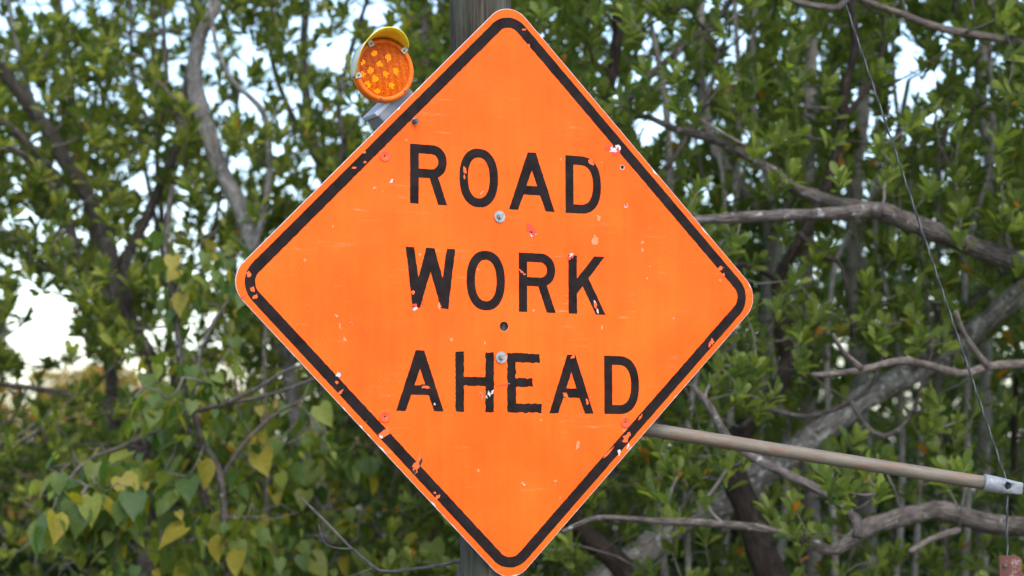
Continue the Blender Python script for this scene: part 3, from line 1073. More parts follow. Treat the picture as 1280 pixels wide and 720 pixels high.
def rosette(rnd, pos, axis, kind, n, size):
    """leaf placements (matrix, pos, scale, variant) round a twig end"""
    out = []
    axis = axis / np.linalg.norm(axis)
    o1 = np.cross(axis, [0.3, 0.9, 0.2]); o1 /= np.linalg.norm(o1)
    o2 = np.cross(axis, o1)
    ph = rnd.random() * 6.28
    for i in range(n):
        a = ph + i * 2.4
        tilt = 0.22 + 0.72 * (1 - i / n) + rnd.uniform(-0.2, 0.3)
        rad = o1 * math.cos(a) + o2 * math.sin(a)
        if kind == 'heart':
            d = rad * rnd.uniform(0.2, 1.3) + np.array([rnd.uniform(-.3, .3), rnd.uniform(-.3, .3), -1.0]) + axis * 0.1
            nrm = rad + np.array([0, 0, 0.6]) + np.array([rnd.uniform(-.9, .9) for _ in range(3)])
            base = pos + rad * rnd.uniform(0.02, 0.07) - axis * rnd.uniform(0, 0.16)
        else:
            d = axis * math.cos(tilt) + rad * math.sin(tilt)
            nrm = axis * math.sin(tilt) - rad * math.cos(tilt) + np.array([rnd.uniform(-.35, .35) for _ in range(3)])
            base = pos - axis * (0.06 * (1 - i / n)) + rad * 0.004
        s_ = size * rnd.uniform(0.6, 1.2)
        out.append((basis(d, nrm), base, s_, rnd.randrange(NVAR - 1) if rnd.random() > 0.006 else NVAR - 1))
    return out


def crown_mesh(name, leaves, kind, shape, origin):
    V0, F0 = shape
    nv = len(V0)
    n = len(leaves)
    if n == 0: return None
    allv = np.empty((n, nv, 3), np.float32)
    col = np.ones((n, nv, 4), np.float32)
    for i, (B, p, s_, vi) in enumerate(leaves):
        allv[i] = (V0 * s_) @ B.T + p
        col[i, :, :3] = VAR[kind][vi][0]
    allv -= np.array(origin, np.float32)
    me = bpy.data.meshes.new(name)
    flat = [k for f in F0 for k in f]
    sizes = np.array([len(f) for f in F0])
    loops = (np.array(flat)[None, :] + (np.arange(n) * nv)[:, None]).ravel()
    sz = np.tile(sizes, n)
    me.vertices.add(n * nv)
    me.vertices.foreach_set('co', allv.ravel())
    me.loops.add(len(loops))
    me.loops.foreach_set('vertex_index', loops.astype(np.int32))
    me.polygons.add(len(sz))
    st = np.concatenate([[0], np.cumsum(sz)[:-1]])
    me.polygons.foreach_set('loop_start', st.astype(np.int32))
    me.update(calc_edges=True)
    at = me.attributes.new('leaf_colour', 'FLOAT_COLOR', 'POINT')
    at.data.foreach_set('color', col.ravel())
    me.shade_smooth()
    me.materials.append(LEAF)
    return me


# ------------------------------------------------------------------ trees: measured trunks and limbs
class Tree:
    def __init__(self, name, label, cat, depth, root, limbs, leaf='right', foliage=1.0, group=None):
        self.depth, self.leaf, self.foliage = depth, leaf, foliage
        self.limbs = []
        for k, (pts, w, d, mat, nm) in enumerate(limbs):
            n = len(pts)
            path = []
            for i, (u, v) in enumerate(pts):
                t = i / max(1, n - 1)
                dd = d[0] + (d[1] - d[0]) * t
                ww = np.interp(t, np.linspace(0, 1, len(w)), w)
                path.append((P(u, v, dd), ww / F_PX * dd / 2))
            if k == 0 or nm == 'trunk':
                p0, r0 = path[0]
                path.insert(0, (Vector((p0.x + (random.random() - .5) * 0.1, p0.y, -0.15)), r0 * 1.35))
            self.limbs.append((path, mat, nm))
        b0 = self.limbs[0][0][0][0]
        self.base = Vector((b0.x, b0.y, 0.0))
        self.root = empty(name, self.base, label, cat, group)
        self.nodes = []
        for i, (path, mat, nm) in enumerate(self.limbs):
            sm = catmull(path, 0.035)
            out = []
            for j, (p, r) in enumerate(sm):
                q = Vector((p.x, p.y, p.z)) * 2.2 + Vector((i * 3.1 + b0.x, 0, 0))
                wob = Vector((noise.noise(q), noise.noise(q + Vector((7, 3, 1))), noise.noise(q + Vector((1, 9, 4))))) * min(0.02, r * 0.8)
                knot = 1 + 0.25 * max(0, noise.noise(q * 3.3 + Vector((0, 0, 5))) - 0.15)
                out.append((p + wob, max(0.002, r * knot)))
            biggest = max(r for p, r in out)
            tube_obj(nm, out, 14 if biggest > 0.03 else 9, mat, self.root, self.base, 0.2, i * 1.7)
            self.nodes += [np.array(p) for p, r in out[::3]]
        self.clusters = []
        self.leaves = []


G, DK, LT, DD = BARK_GREY, BARK_DARK, BARK_LIGHT, BARK_DEAD
T = []
T.append(Tree('mangrove_tree', 'tree with dark crooked leaning trunk beside the smooth pale curving trunk', 'tree', 11.0, True, [
    ([(184, 740), (180, 640), (176, 560), (186, 500), (190, 465), (168, 412), (147, 360), (132, 300), (112, 250), (90, 215), (62, 165), (30, 120), (0, 85), (-60, 30), (-110, -60)], (23, 20, 20, 18, 12), (11, 10.7), BARK_BROWN, 'trunk'),
    ([(158, 380), (156, 325), (185, 260), (217, 190), (230, 120), (245, 40), (250, -60)], (14, 12, 8), (10.9, 11.3), BARK_BROWN, 'branch'),
    ([(160, 395), (107, 340), (85, 270), (67, 220), (45, 190), (0, 150), (-60, 110)], (12, 11, 8), (10.9, 10.4), G, 'branch'),
    ([(67, 222), (40, 200), (0, 173), (-50, 140)], (9, 8, 6), (10.5, 10.3), G, 'branch'),
    ([(50, 150), (36, 110), (30, 80), (18, 40), (5, -40)], (8, 7, 5), (10.7, 10.4), LT, 'branch'),
    ([(178, 560), (140, 512), (75, 492), (0, 480), (-70, 470)], (9, 8, 6), (11.0, 10.4), G, 'branch'),
], 'left'))
T.append(Tree('mangrove_tree', 'tree with smooth pale curving trunk, between the crooked dark tree and the sign', 'tree', 10.4, True, [
    ([(426, 760), (415, 690), (397, 603), (375, 529), (345, 410), (320, 320), (300, 260), (280, 220), (265, 180), (250, 130), (244, 90), (252, 45), (272, 0), (295, -80)], (22, 20, 21, 20, 12), (10.4, 10.4), LT, 'trunk'),
    ([(268, 190), (235, 160), (213, 130), (206, 60), (200, -40)], (8, 7, 5), (10.4, 10.9), G, 'branch'),
    ([(318, 315), (336, 230), (333, 160), (322, 133), (292, 103), (272, 60), (262, 0)], (9, 8, 5), (10.3, 10.0), LT, 'branch'),
    ([(345, 410), (385, 280), (428, 200), (423, 133), (440, 60), (470, -30)], (10, 8, 5), (10.4, 10.2), G, 'branch'),
    ([(390, 560), (430, 400), (500, 200), (530, 80), (520, -60)], (14, 12, 8), (10.4, 10.8), G, 'branch'),
], 'left'))
T.append(Tree('heart_leaved_tree', 'slender forked tree with drooping heart-shaped leaves in front of the crooked tree', 'tree', 9.3, True, [
    ([(264, 770), (262, 680), (256, 620), (236, 560), (226, 470), (222, 420), (215, 370), (207, 300), (215, 230)], (13, 11, 8, 6), (9.4, 9.2), G, 'trunk'),
    ([(284, 770), (282, 670), (275, 595), (252, 545), (243, 500), (250, 440), (275, 390)], (10, 9, 5), (9.2, 9.1), G, 'trunk'),
    ([(250, 560), (200, 540), (150, 560), (110, 575), (85, 600)], (7, 5, 4), (9.3, 8.9), G, 'branch'),
    ([(275, 600), (300, 560), (340, 520), (380, 500)], (7, 5, 4), (9.2, 9.2), G, 'branch'),
    ([(240, 515), (282, 505), (319, 487), (358, 463), (392, 454)], (6, 5, 3), (9.1, 8.4), DD, 'branch'),
    ([(262, 510), (300, 503), (350, 490), (394, 473), (420, 470)], (5, 4, 3), (9.1, 8.4), DD, 'branch'),
], 'heart'))
T.append(Tree('sapling', 'thin straight grey sapling among the drooping heart-shaped leaves', 'tree', 9.9, True, [
    ([(336, 770), (335, 640), (333, 530), (330, 440), (338, 350)], (7, 6, 4), (9.9, 9.9), G, 'trunk'),
    ([(333, 600), (300, 520), (292, 440)], (4, 3, 2), (9.9, 9.8), G, 'branch'),
], 'heart', 0.5))
T.append(Tree('mangrove_tree', 'large spreading tree whose thick grey limbs cross behind the pipe arm', 'tree', 9.0, True, [
    ([(1490, 1000), (1475, 800), (1460, 690), (1440, 450), (1400, 320), (1385, 100), (1400, -120)], (70, 60, 44, 36), (9.2, 9.0), G, 'trunk'),
    ([(1425, 395), (1350, 352), (1280, 332), (1185, 300), (1125, 277), (1090, 263), (1040, 266), (960, 270), (875, 273), (835, 285)], (30, 27, 23, 19, 13, 8), (9.0, 8.2), G, 'branch'),
    ([(1100, 268), (1055, 257), (1005, 240), (970, 215), (935, 195), (890, 175), (840, 160), (805, 145), (770, 150)], (16, 13, 10, 6), (8.5, 9.4), G, 'branch'),
    ([(1390, 110), (1280, 55), (1180, 35), (1125, 17), (1080, 0), (1030, -30)], (12, 9, 7), (9.0, 8.3), DD, 'branch'),
    ([(1062, -10), (1048, 9), (1010, 5), (985, -2), (950, -14)], (9, 8, 6), (8.35, 8.3), G, 'branch'),
    ([(1465, 720), (1370, 668), (1280, 657), (1240, 655), (1175, 640), (1135, 647), (1090, 660), (1060, 677), (1035, 687), (1000, 673), (960, 662), (893, 656), (815, 650), (749, 646), (702, 665)], (32, 24, 23, 13, 9, 5), (9.1, 7.9), G, 'branch'),
    ([(1075, 670), (1072, 648), (1040, 620), (1000, 600), (951, 576), (908, 548), (889, 514), (865, 483)], (15, 12, 12, 8), (8.1, 8.3), G, 'branch'),
    ([(1450, 490), (1360, 452), (1280, 455), (1232, 460), (1200, 467), (1160, 457), (1125, 452), (1075, 462), (1017, 468)], (16, 11, 10, 9, 7), (9.0, 7.7), DD, 'branch'),
    ([(1078, 461), (1055, 440), (1042, 417)], (8, 6, 4), (7.78, 7.7), DD, 'branch'),
    ([(1234, 460), (1206, 421), (1195, 390)], (9, 7, 6), (8.05, 7.9), DD, 'branch'),
    ([(1200, 660), (1165, 672), (1135, 690)], (9, 8, 6), (8.3, 8.15), DD, 'branch'),
], 'right'))
T.append(Tree('mangrove_tree', 'tree with dark brown twisting trunk between the sign and the steel cable', 'tree', 9.6, True, [
    ([(978, 770), (959, 704), (937, 642), (922, 603), (912, 568), (935, 525), (972, 485), (985, 450), (980, 420), (970, 360), (976, 335), (990, 310), (1005, 285), (1028, 240), (1045, 190), (1052, 150), (1057, 100), (1067, 60), (1062, 0), (1050, -90)], (38, 33, 20, 14, 13, 11, 9), (9.5, 9.0), DK, 'trunk'),
    ([(1000, 290), (1025, 320), (1047, 325), (1060, 360), (1065, 420)], (8, 6, 4), (9.1, 9.0), DK, 'branch'),
    ([(928, 535), (960, 512), (1005, 520), (1065, 502), (1095, 470), (1112, 400)], (8, 7, 4), (9.3, 8.9), G, 'branch'),
    ([(1065, 502), (1080, 530), (1105, 547), (1135, 525), (1155, 470), (1168, 420)], (6, 6, 4), (9.0, 8.9), G, 'branch'),
    ([(1052, 150), (1090, 100), (1105, 50), (1100, -40)], (8, 7, 5), (9.1, 9.4), DK, 'branch'),
    ([(975, 350), (930, 330), (890, 350), (860, 400)], (8, 6, 4), (9.2, 9.0), DK, 'branch'),
], 'right'))
T.append(Tree('mangrove_tree', 'tree with pale lichened trunk leaning low across the thicket', 'tree', 10.2, True, [
    ([(640, 850), (757, 722), (807, 688), (850, 655), (908, 625), (951, 592), (1045, 532), (1075, 505), (1110, 482), (1160, 452), (1220, 410), (1270, 370), (1330, 320), (1400, 180), (1410, 0)], (38, 35, 32, 27, 20), (9.8, 10.0), BARK_LOG, 'trunk'),
    ([(1130, 470), (1190, 420), (1215, 380), (1260, 340)], (12, 10, 7), (9.9, 9.7), G, 'branch'),
    ([(850, 655), (885, 560), (905, 440), (900, 300)], (12, 10, 6), (9.9, 10.3), LT, 'branch'),
], 'right'))
T.append(Tree('mangrove_tree', 'dark trunked tree rising directly behind the wooden pole and the sign', 'tree', 9.3, True, [
    ([(805, 790), (786, 720), (768, 697), (737, 669), (700, 620), (680, 500), (720, 300), (752, 160), (772, 60), (765, -80)], (32, 27, 22, 18, 10), (9.3, 9.3), DK, 'trunk'),
    ([(750, 165), (800, 108), (850, 62), (905, 15), (930, -40)], (10, 9, 6), (9.3, 9.0), G, 'branch'),
    ([(715, 310), (640, 150), (600, 40), (560, -60)], (12, 10, 7), (9.3, 9.6), DK, 'branch'),
    ([(735, 230), (820, 220), (880, 130), (900, 60)], (9, 8, 5), (9.3, 9.8), G, 'branch'),
], 'right'))
for lab, us, d, w in (('straight pale trunk beside the upper part of the dark twisting tree', [(1020, 770), (1010, 500), (1012, 140), (1017, 15), (1019, -70)], 10.9, (20, 17, 14)),
                      ('slim bent pale trunk just beyond the sign\'s corner above the pipe arm', [(955, 770), (945, 560), (962, 300), (900, 200), (878, 120), (881, -60)], 10.6, (18, 17, 12)),
                      ('pale brownish trunk behind the dark twisting tree', [(1090, 770), (1075, 500), (1066, 300), (1078, 120), (1095, -70)], 11.2, (24, 21, 16)),
                      ('pale trunk behind the slanting steel cable', [(1225, 770), (1232, 500), (1236, 250), (1228, 90), (1235, -60)], 10.8, (17, 14, 12))):
    T.append(Tree('mangrove_tree', lab, 'tree', d, True, [(us, w, (d, d + .2), BARK_PALE, 'trunk'),
             ([us[2], (us[2][0] + 45, us[2][1] - 90), (us[2][0] + 70, us[2][1] - 200)], (9, 6), (d, d - .4), BARK_PALE, 'branch')], 'right', group='pale trunks at the back'))
T.append(Tree('sapling', 'thin dark upright sapling crossing behind the steel cable', 'tree', 9.9, True, [
    ([(1184, 780), (1174, 500), (1172, 360), (1175, 210), (1182, 165), (1190, 90), (1192, 0), (1190, -80)], (10, 8, 8, 6), (9.9, 9.9), G, 'trunk'),
    ([(1174, 215), (1198, 172), (1215, 140), (1222, 60)], (6, 5, 4), (9.9, 9.7), G, 'branch')], 'right'))
T.append(Tree('sapling', 'thin bent sapling under the end of the pipe arm', 'tree', 10.6, True, [
    ([(1262, 780), (1270, 400), (1265, 220), (1259, 150), (1261, 0), (1262, -80)], (9, 7, 6), (10.6, 10.6), DK, 'trunk')], 'right'))
T.append(Tree('sapling', 'thin grey many-stemmed sapling between the crooked trunk and the pale curving trunk', 'tree', 12.2, True, [
    ([(205, 780), (214, 500), (205, 330), (194, 140), (190, 30), (186, -80)], (10, 8, 7), (12.2, 12.2), G, 'trunk'),
    ([(204, 330), (180, 200), (166, 80), (160, -60)], (7, 6, 5), (12.2, 12.6), G, 'branch'),
    ([(210, 420), (255, 330), (285, 200), (300, 100)], (7, 6, 5), (12.2, 12.5), G, 'branch')], 'left'))
T.append(Tree('mangrove_tree', 'leafy tree with brown trunk set back behind the leaning dark trunk', 'tree', 13, True, [
    ([(150, 780), (145, 560), (122, 330), (92, 160), (75, 20), (60, -90)], (18, 15, 10), (13.2, 13.2), G, 'trunk'),
    ([(122, 330), (30, 230), (-60, 120)], (9, 7, 5), (13.2, 13.0), G, 'branch'),
    ([(104, 230), (130, 120), (150, 20), (155, -80)], (9, 7, 5), (13.2, 13.4), G, 'branch')], 'left'))
T.append(Tree('mangrove_tree', 'leafy tree with thin trunk set back behind the amber warning light', 'tree', 12.6, True, [
    ([(470, 800), (460, 560), (440, 330), (400, 200), (380, 80), (390, -90)], (18, 15, 9), (12.6, 12.6), G, 'trunk'),
    ([(405, 215), (350, 110), (330, 0), (335, -80)], (9, 7, 5), (12.6, 12.4), G, 'branch'),
    ([(430, 290), (500, 150), (545, 40), (550, -70)], (10, 8, 5), (12.6, 12.3), G, 'branch')], 'left'))

STEMS = [([(862, 780), (858, 560), (876, 430), (905, 270), (898, 190)], 9.9, (8, 7, 5)), ([(1046, 780), (1040, 620), (1034, 450), (1046, 330), (1090, 240), (1096, 150)], 10.0, (9, 7, 5)),
         ([(1118, 780), (1128, 600), (1120, 420), (1094, 300), (1100, 200)], 10.2, (9, 8, 5)), ([(968, 780), (985, 560), (960, 420), (972, 300), (940, 120), (948, -40)], 10.4, (11, 10, 7)),
         ([(1140, 780), (1152, 560), (1160, 400), (1140, 250), (1118, 110), (1120, -50)], 10.3, (8, 7, 5)), ([(1205, 780), (1210, 560), (1206, 330), (1240, 200), (1238, 60), (1250, -50)], 10.1, (9, 8, 5)),
         ([(835, 790), (820, 520), (838, 280), (830, 120), (812, 20), (815, -60)], 10.2, (10, 9, 6)), ([(905, 790), (915, 480), (918, 300), (925, 130), (915, -50)], 10.5, (10, 9, 6))]
for us, d, w in STEMS:
    T.append(Tree('sapling', 'slim pale stem rising through the thicket above the pipe arm', 'tree', d, True, [(us, w, (d, d + .1), BARK_PALE, 'trunk'),
             ([us[2], (us[2][0] - 40, us[2][1] - 80), (us[2][0] - 55, us[2][1] - 170)], (5, 3), (d, d - .3), LT, 'branch')], 'right', group='slim pale stems in the thicket'))

# ------------------------------------------------------------------ foliage: where the twig ends are
GAPS = [(56, 386, 42, 44, .95), (44, 426, 46, 26, .95), (110, 472, 120, 20, .86), (85, 8, 70, 22, .75), (180, 42, 32, 36, .65), (268, 66, 66, 70, .6), (410, 95, 66, 62, .7), (440, 28, 76, 36, .85), (320, 95, 40, 50, .6),
        (250, 278, 34, 46, .6), (205, 300, 70, 46, .5), (78, 290, 50, 34, .5), (130, 120, 40, 24, .4), (75, 120, 26, 20, .6), (190, 200, 22, 22, .7), (310, 345, 40, 30, .4), (225, 410, 70, 30, .5), (350, 200, 60, 60, .5),
        (1150, 70, 44, 50, .8), (1140, 145, 40, 40, .78), (812, 160, 26, 22, 1.0), (790, 92, 62, 34, .6), (840, 130, 30, 22, .6), (930, 62, 30, 26, .6), (975, 50, 26, 24, .5), (850, 20, 120, 24, .4), (1230, 90, 40, 34, .5), (1195, 150, 34, 26, .5),
        (770, 50, 44, 22, .4)]


BARE = [([(757, 722), (850, 655), (951, 592), (1045, 532), (1110, 482), (1220, 410), (1270, 370)], 10.1, 21),
        ([(965, 720), (937, 642), (912, 568)], 9.6, 30), ([(985, 450), (970, 360), (1005, 285), (1045, 190), (1057, 100), (1067, 40)], 9.3, 17),
        ([(786, 720), (737, 669)], 9.4, 26), ([(1075, 650), (1000, 600), (951, 576), (889, 514)], 8.8, 14), ([(960, 512), (1065, 502), (1105, 547), (1155, 470)], 9.2, 14),
        ([(160, 395), (132, 300), (90, 215), (62, 165), (0, 85)], 11.2, 12), ([(185, 260), (217, 190)], 11.2, 14), ([(182, 720), (176, 560)], 11.1, 14), ([(415, 690), (375, 529)], 10.5, 14), ([(333, 720), (333, 530)], 10, 8), ([(312, 300), (280, 220), (250, 130), (244, 90), (272, 0)], 10.8, 14),
        ([(1012, 150), (1017, 0)], 10.9, 15), ([(880, 0), (878, 150), (962, 300), (945, 400)], 10.6, 11), ([(1066, 300), (1078, 120)], 11.2, 15), ([(1066, 520), (1066, 300)], 11.2, 9), ([(1010, 400), (1012, 150)], 10.9, 8), ([(1236, 250), (1228, 90)], 10.8, 9), ([(1280, 55), (1180, 35), (1080, 0)], 8.8, 14), ([(1060, 5), (985, 0)], 8.6, 12), ([(1175, 330), (1175, 210), (1190, 90), (1192, 0)], 10.0, 8), ([(900, 175), (805, 145)], 9.6, 12), ([(690, 35), (735, 67)], 9.6, 12)]

BARE += [(us, d, 7) for us, d, w in STEMS]


def keep_prob(u, v, d):
    p = 1.0
    for cx, cy, rx, ry, s_ in GAPS:
        q = ((u - cx) / rx) ** 2 + ((v - cy) / ry) ** 2
        if q < 1.2: p *= 1 - (s_ if s_ > .85 else s_ * .75) * min(1.0, (1.2 - q) * 2)
    if u > 740 and v > 430: p *= 0.36
    elif u > 860 and v > 300: p *= 0.62
    if 40 < u < 480 and v > 430: p *= 0.6
    if u <= 40 and v > 470: p *= 0.5
    if u < 500 and v < 440: p *= 0.9
    for path, dep, hw in BARE:
        if d < dep:
            for (ax0, ay0), (bx0, by0) in zip(path, path[1:]):
                L2 = (bx0 - ax0) ** 2 + (by0 - ay0) ** 2
                tt = min(1, max(0, ((u - ax0) * (bx0 - ax0) + (v - ay0) * (by0 - ay0)) / L2))
                if math.hypot(u - ax0 - tt * (bx0 - ax0), v - ay0 - tt * (by0 - ay0)) < hw:
                    p *= 0.12
                    break
    # limbs and the pipe arm that the photo shows uncovered
    if d < 9.2:
        if abs(v - (265 + max(0, u - 1090) * 0.35)) < 26 and 870 < u < 1290: p *= 0.12
        if abs(v - 458) < 26 and 1010 < u < 1290: p *= 0.1
        if abs(v - 652) < 26 and 1040 < u < 1290: p *= 0.15
    return max(0.0, p)


rnd = random.Random(5)
tries, clusters = 0, []
while tries < 27000:
    tries += 1
    u, v = rnd.uniform(-420, 1700), rnd.uniform(-330, 800)
    s_ = min(1, max(0, (u - 420) / 260))
    dmin, dmax = 9.9 + (8.5 - 9.9) * s_, 13.8 + (11.8 - 13.8) * s_
    d = dmin + (dmax - dmin) * rnd.random()
    inside = -60 < u < 1340 and -60 < v < 760
    pr = keep_prob(u, v, d) if inside else 0.5
    if rnd.random() > pr: continue
    p = P(u, v, d)
    if p.z < 0.15: continue
    nz = noise.noise(p * 1.9) + 0.6 * noise.noise(p * 4.1)
    if nz < -0.28 + (0.04 if u < 480 and v < 430 else -0.06): continue
    clusters.append((np.array(p), u, v, d, 'obo'))
for _ in range(5200):
    u, v, d = rnd.uniform(-40, 540), rnd.uniform(-50, 470), rnd.uniform(9.9, 13.8)
    if rnd.random() < keep_prob(u, v, d) ** 3 * (0.22 if v < 330 else 0.42):
        clusters.append((np.array(P(u, v, d)), u, v, d, 'obo'))
for _ in range(2600):        # further foliage, beyond the pale stems
    u, v, d = rnd.uniform(640, 1330), rnd.uniform(-50, 440), rnd.uniform(11.0, 13.0)
    if rnd.random() < keep_prob(u, v, d) ** 2 * 0.5:
        clusters.append((np.array(P(u, v, d)), u, v, d, 'obo'))
# a few sprigs standing forward of the limbs
for (u, v, ru, rv, d, n) in ((1075, 600, 34, 22, 8.0, 8), (870, 590, 70, 40, 8.5, 26), (800, 575, 40, 30, 8.5, 12), (1000, 660, 30, 14, 8.0, 4), (930, 480, 46, 40, 8.4, 14), (1190, 590, 40, 14, 8.2, 5), (975, 390, 50, 40, 8.6, 10), (1130, 400, 80, 30, 8.7, 12), (900, 330, 40, 60, 8.4, 12), (870, 640, 60, 20, 8.3, 7), (690, 690, 40, 20, 8.6, 6)):
    for _ in range(n):
        uu, vv = rnd.gauss(u, ru * .6), rnd.gauss(v, rv * .6)
        dd = d + rnd.uniform(-.1, .35)
        clusters.append((np.array(P(uu, vv, dd)), uu, vv, dd, 'obo'))
for (u, v, ru, rv, d, n) in ((190, 560, 80, 50, 9.1, 26), (250, 470, 60, 50, 9.2, 20), (115, 610, 48, 36, 8.8, 34), (330, 540, 70, 60, 9.4, 18), (250, 660, 90, 50, 9.2, 34), (140, 680, 60, 40, 9.0, 14), (240, 340, 40, 50, 9.3, 16), (285, 320, 30, 40, 9.3, 9), (400, 560, 40, 50, 9.8, 16), (440, 640, 50, 40, 10.2, 16), (330, 660, 60, 40, 9.6, 22), (195, 480, 40, 30, 9.0, 14), (520, 690, 50, 30, 10, 10)):
    for _ in range(n):
        uu, vv = rnd.gauss(u, ru * .6), rnd.gauss(v, rv * .6)
        dd = d + rnd.uniform(-.3, .4)
        clusters.append((np.array(P(uu, vv, dd)), uu, vv, dd, 'heart'))

# each twig end belongs to the tree whose wood is nearest
own = {'obo': [i for i, t in enumerate(T) if t.leaf != 'heart'], 'heart': [i for i, t in enumerate(T) if t.leaf == 'heart']}
nodes_np = [np.array(t.nodes) for t in T]
for c in clusters:
    best, bd = None, 1e9
    for i in own[c[4]]:
        dd = np.min(np.sum((nodes_np[i] - c[0]) ** 2, 1))
        if dd < bd: best, bd = i, dd
    T[best].clusters.append((bd, c))

for ti, t in enumerate(T):
    t.clusters.sort(key=lambda q: q[0])
    wood = [tuple(x) for x in t.nodes]
    nW = len(wood)
    nC = len(t.clusters)
    if nC == 0: continue
    pts = np.zeros((nW + nC, 3)); pts[:nW] = np.array(wood)
    par = [-1] * (nW + nC)
    cnt = [0] * (nW + nC)
    n = nW
    for bd, c in t.clusters:
        p = c[0]
        dd = np.sum((pts[:n] - p) ** 2, 1)
        # prefer growing from below
        dd = dd * (1 + 0.6 * (pts[:n, 2] > p[2]))
        k = int(np.argmin(dd))
        pts[n] = p; par[n] = k
        n += 1
    for i in range(n - 1, nW - 1, -1):
        cnt[i] += 1
        if par[i] >= nW: cnt[par[i]] += cnt[i]
    TV, TF = [], []
    for i in range(nW, n):
        a, b2 = Vector(pts[par[i]]), Vector(pts[i])
        r1_ = min(0.007, 0.0022 * math.sqrt(cnt[i]))
        Ls = (b2 - a).length
        mid = a.lerp(b2, 0.5) + Vector((rnd.uniform(-1, 1), rnd.uniform(-1, 1), rnd.uniform(-1.2, 0.4))) * Ls * 0.09
        V, F, _ = tube_arrays([(a, r1_ * 1.15), (mid, r1_), (b2, max(0.002, r1_ * 0.8))], 5)
        o = len(TV)
        TV += [v - t.base for v in V]
        TF += [tuple(k + o for k in f) for f in F]
    me = bpy.data.meshes.new('twigs')
    me.from_pydata([tuple(v) for v in TV], [], TF)
    me.shade_smooth()
    tag(link('twigs', me, TWIG, t.root), kind='stuff')
    # leaves
    for i, (bd, c) in enumerate(t.clusters):
        p = c[0]
        ax_ = p - pts[par[nW + i]]
        ax_ = ax_ / (np.linalg.norm(ax_) + 1e-6) * 0.7 + np.array([rnd.uniform(-.5, .5), rnd.uniform(-.7, .3), 1.0])
        if t.leaf == 'heart':
            lv = rosette(rnd, p, ax_, 'heart', rnd.randint(2, 6), rnd.uniform(0.045, 0.14) if c[2] > 540 else rnd.uniform(0.045, 0.105))
        else:
            lv = rosette(rnd, p, ax_, t.leaf, rnd.randint(7, 11), 0.084 if t.leaf == 'right' else 0.085)
        t.leaves += lv

# the largest leaves in view become objects of their own, the rest one crown per tree
cam_np, rgt, dwn, fwd = np.array(CAM), np.array(RIGHT), np.array(DOWN), np.array(FWD)
order = []
for ti, t in enumerate(T):
    for li_, lf in enumerate(t.leaves):
        B, p, s_, vi = lf
        q = p + B[:, 1] * s_ * 0.55 - cam_np
        z = q @ fwd
        u, v = 640 + F_PX * (q @ rgt) / z, 360 + F_PX * (q @ dwn) / z
        if 2 < u < 1278 and 2 < v < 718 and not (abs(u - 620) / 322 + abs(v - 362) / 358 < 1.0):
            order.append((z, u, v, ti, li_))
order.sort()
seen = set()
single = {ti: set() for ti in range(len(T))}
CAPN = 150
for z, u, v, ti, li_ in order:
    cell = (int(u // 9), int(v // 9))
    if cell in seen: continue
    seen.add(cell)
    if len(single[ti]) < CAPN: single[ti].add(li_)
for ti, t in enumerate(T):
    shape = HEA if t.leaf == 'heart' else OBO
    rest = [lf for i, lf in enumerate(t.leaves) if i not in single[ti]]
    me = crown_mesh('crown', rest, t.leaf, shape, t.base) if rest else None
    if me: tag(link('crown', me, None, t.root), kind='stuff')
    for i in sorted(single[ti]):
        B, p, s_, vi = t.leaves[i]
        o = bpy.data.objects.new('leaf', VAR[t.leaf][vi][1])
        o.parent = t.root
        m4 = Matrix(((B[0, 0] * s_, B[0, 1] * s_, B[0, 2] * s_, p[0] - t.base.x), (B[1, 0] * s_, B[1, 1] * s_, B[1, 2] * s_, p[1] - t.base.y), (B[2, 0] * s_, B[2, 1] * s_, B[2, 2] * s_, p[2] - t.base.z), (0, 0, 0, 1)))
        o.matrix_basis = m4
        COL.objects.link(o)


# ------------------------------------------------------------------ bushes behind the trees
def bush(name, label, u, v_top, d, half_w, depth, kind, n, size, group=None, z0=0.0):
    c = P(u, v_top, d)
    top = c.z
    base = Vector((c.x, c.y, 0))
    root = empty(name, base, label, 'bush', group)
    rb = random.Random(int(u * 3 + d * 100))
    leaves = []
    sd = rb.random() * 50
    k = 0
    while k < n:
        x, y, z = rb.uniform(-1, 1), rb.uniform(-1, 1), rb.uniform(0, 1)
        rr = math.sqrt(x * x + y * y + (z * 0.96) ** 2)
        lump = 1 + 0.25 * noise.noise(Vector((x * 2, y * 2 + sd, z * 2.5)))
        if rr > lump or rr < 0.35 * rb.random(): continue
        q = Vector((x * half_w, y * depth, z0 + z * (top - z0)))
        if noise.noise((q + base) * 2.2) < -0.25: continue
        k += 1
        axv = np.array([x * .6 + rb.uniform(-.5, .5), y * .6 - 0.3 + rb.uniform(-.4, .3), 0.7])
        leaves += rosette(rb, np.array(q), axv, kind, rb.randint(5, 8), size)
    stems = []
    for j in range(5):
        a = rb.uniform(0, 6.28)
        e = Vector((math.cos(a) * half_w * .5, math.sin(a) * depth * .5, top * rb.uniform(.5, .8)))
        pth = catmull([(Vector((0.1 * math.cos(a), 0.1 * math.sin(a), -0.1)), .028), (e * 0.45 + Vector((0, 0, .1)), .02), (e, .008)], 0.1)
        tube_obj('stem', pth, 7, BARK_GREY, root, Vector((0, 0, 0)), 0.1, j)
    me = crown_mesh('crown', leaves, kind, OBO, Vector((0, 0, 0)))
    tag(link('crown', me, None, root), kind='stuff')


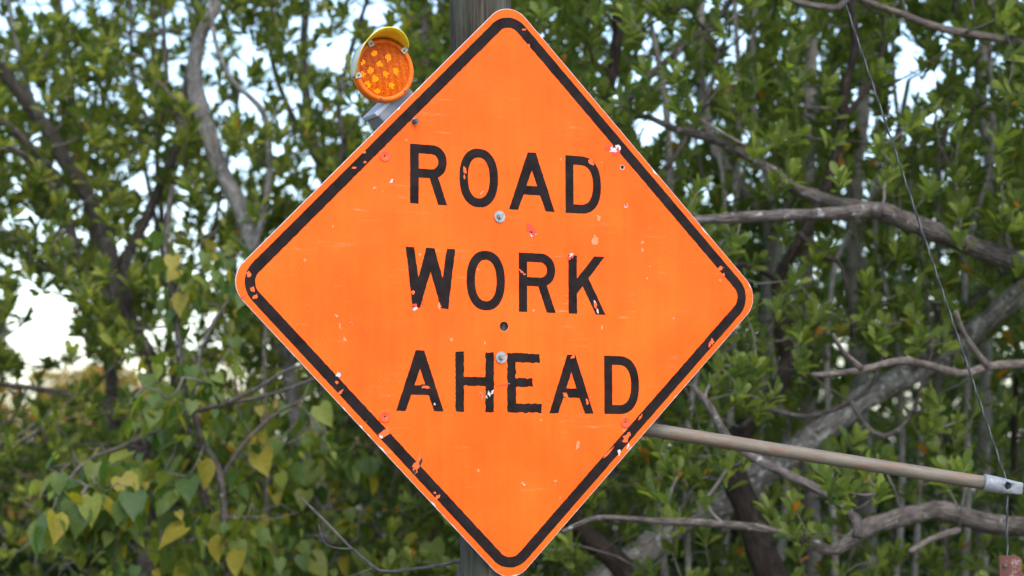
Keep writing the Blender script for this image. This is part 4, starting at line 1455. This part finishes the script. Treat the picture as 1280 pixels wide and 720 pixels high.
for i, (u, vt, d, hw) in enumerate(((760, 215, 15.5, 1.3), (960, 240, 16.0, 1.3), (1120, 250, 15.2, 1.2), (1300, 190, 15.8, 1.4), (860, 150, 18.5, 1.4), (1060, 175, 18.8, 1.5), (1260, 170, 18.6, 1.4), (1500, 200, 16.5, 1.5), (600, 330, 16.5, 1.3))):
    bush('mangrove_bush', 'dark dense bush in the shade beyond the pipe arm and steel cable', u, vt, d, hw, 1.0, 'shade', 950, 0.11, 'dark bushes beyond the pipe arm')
for i, (u, vt, d, hw, n) in enumerate(((40, 488, 13.6, 1.1, 1100), (-130, 500, 13.8, 1.0, 800), (170, 520, 14.2, 0.9, 800), (330, 500, 14.8, 1.0, 800), (470, 470, 14.4, 1.0, 800), (250, 470, 17.5, 1.2, 800))):
    bush('low_bush', 'dense green low bush behind the heart-leaved tree', u, vt, d, hw, 0.9, 'dark', n, 0.085, 'low bushes behind the heart-leaved tree')
for i, (u, vt, d, hw) in enumerate(((60, 452, 42, 2.2), (180, 446, 46, 2.4), (-80, 440, 44, 2.4), (300, 440, 47, 2.4), (120, 462, 38, 1.4), (430, 430, 48, 2.5))):
    bush('autumn_bush', 'sunlit orange and yellow shrub in the far distance', u, vt, d, hw, 1.5, 'autumn', 600, 0.22, 'far orange shrubs')

# bare dead twig lying across the foot of the pole
tw = [(377, 623), (405, 650), (435, 681), (467, 708), (482, 714), (520, 711), (552, 706), (578, 700)]
dead = empty('dead_branch', P(578, 700, 6.3), 'bare forked dead branch leaning on the foot of the wooden pole', 'branch')
o0 = dead.location.copy()
pth = catmull([(P(u, v, 7.1 - 0.85 * i / 7), (1.6 + 0.9 * i / 7) / F_PX * 6.6) for i, (u, v) in enumerate(tw)], 0.02)
tube_obj('stem', pth, 8, BARK_DEAD, dead, o0, 0.15)
pth = catmull([(P(443, 687, 6.75), .0045), (P(408, 681, 6.75), .003), (P(398, 655, 6.75), .002)], 0.02)
tube_obj('twig', pth, 6, BARK_DEAD, dead, o0, 0.1)
pth = catmull([(P(575, 703, 6.28), .008), (P(572, 780, 6.28), .009), (Vector((P(572, 780, 6.28).x, P(572, 780, 6.28).y, -0.05)), .012)], 0.03)
tube_obj('stem', pth, 8, BARK_DEAD, dead, o0, 0.15, 3)
pth = catmull([(P(467, 711, 6.9), .0042), (P(435, 722, 6.9), .003), (P(410, 735, 6.9), .002)], 0.02)
tube_obj('twig', pth, 6, BARK_DEAD, dead, o0, 0.1)
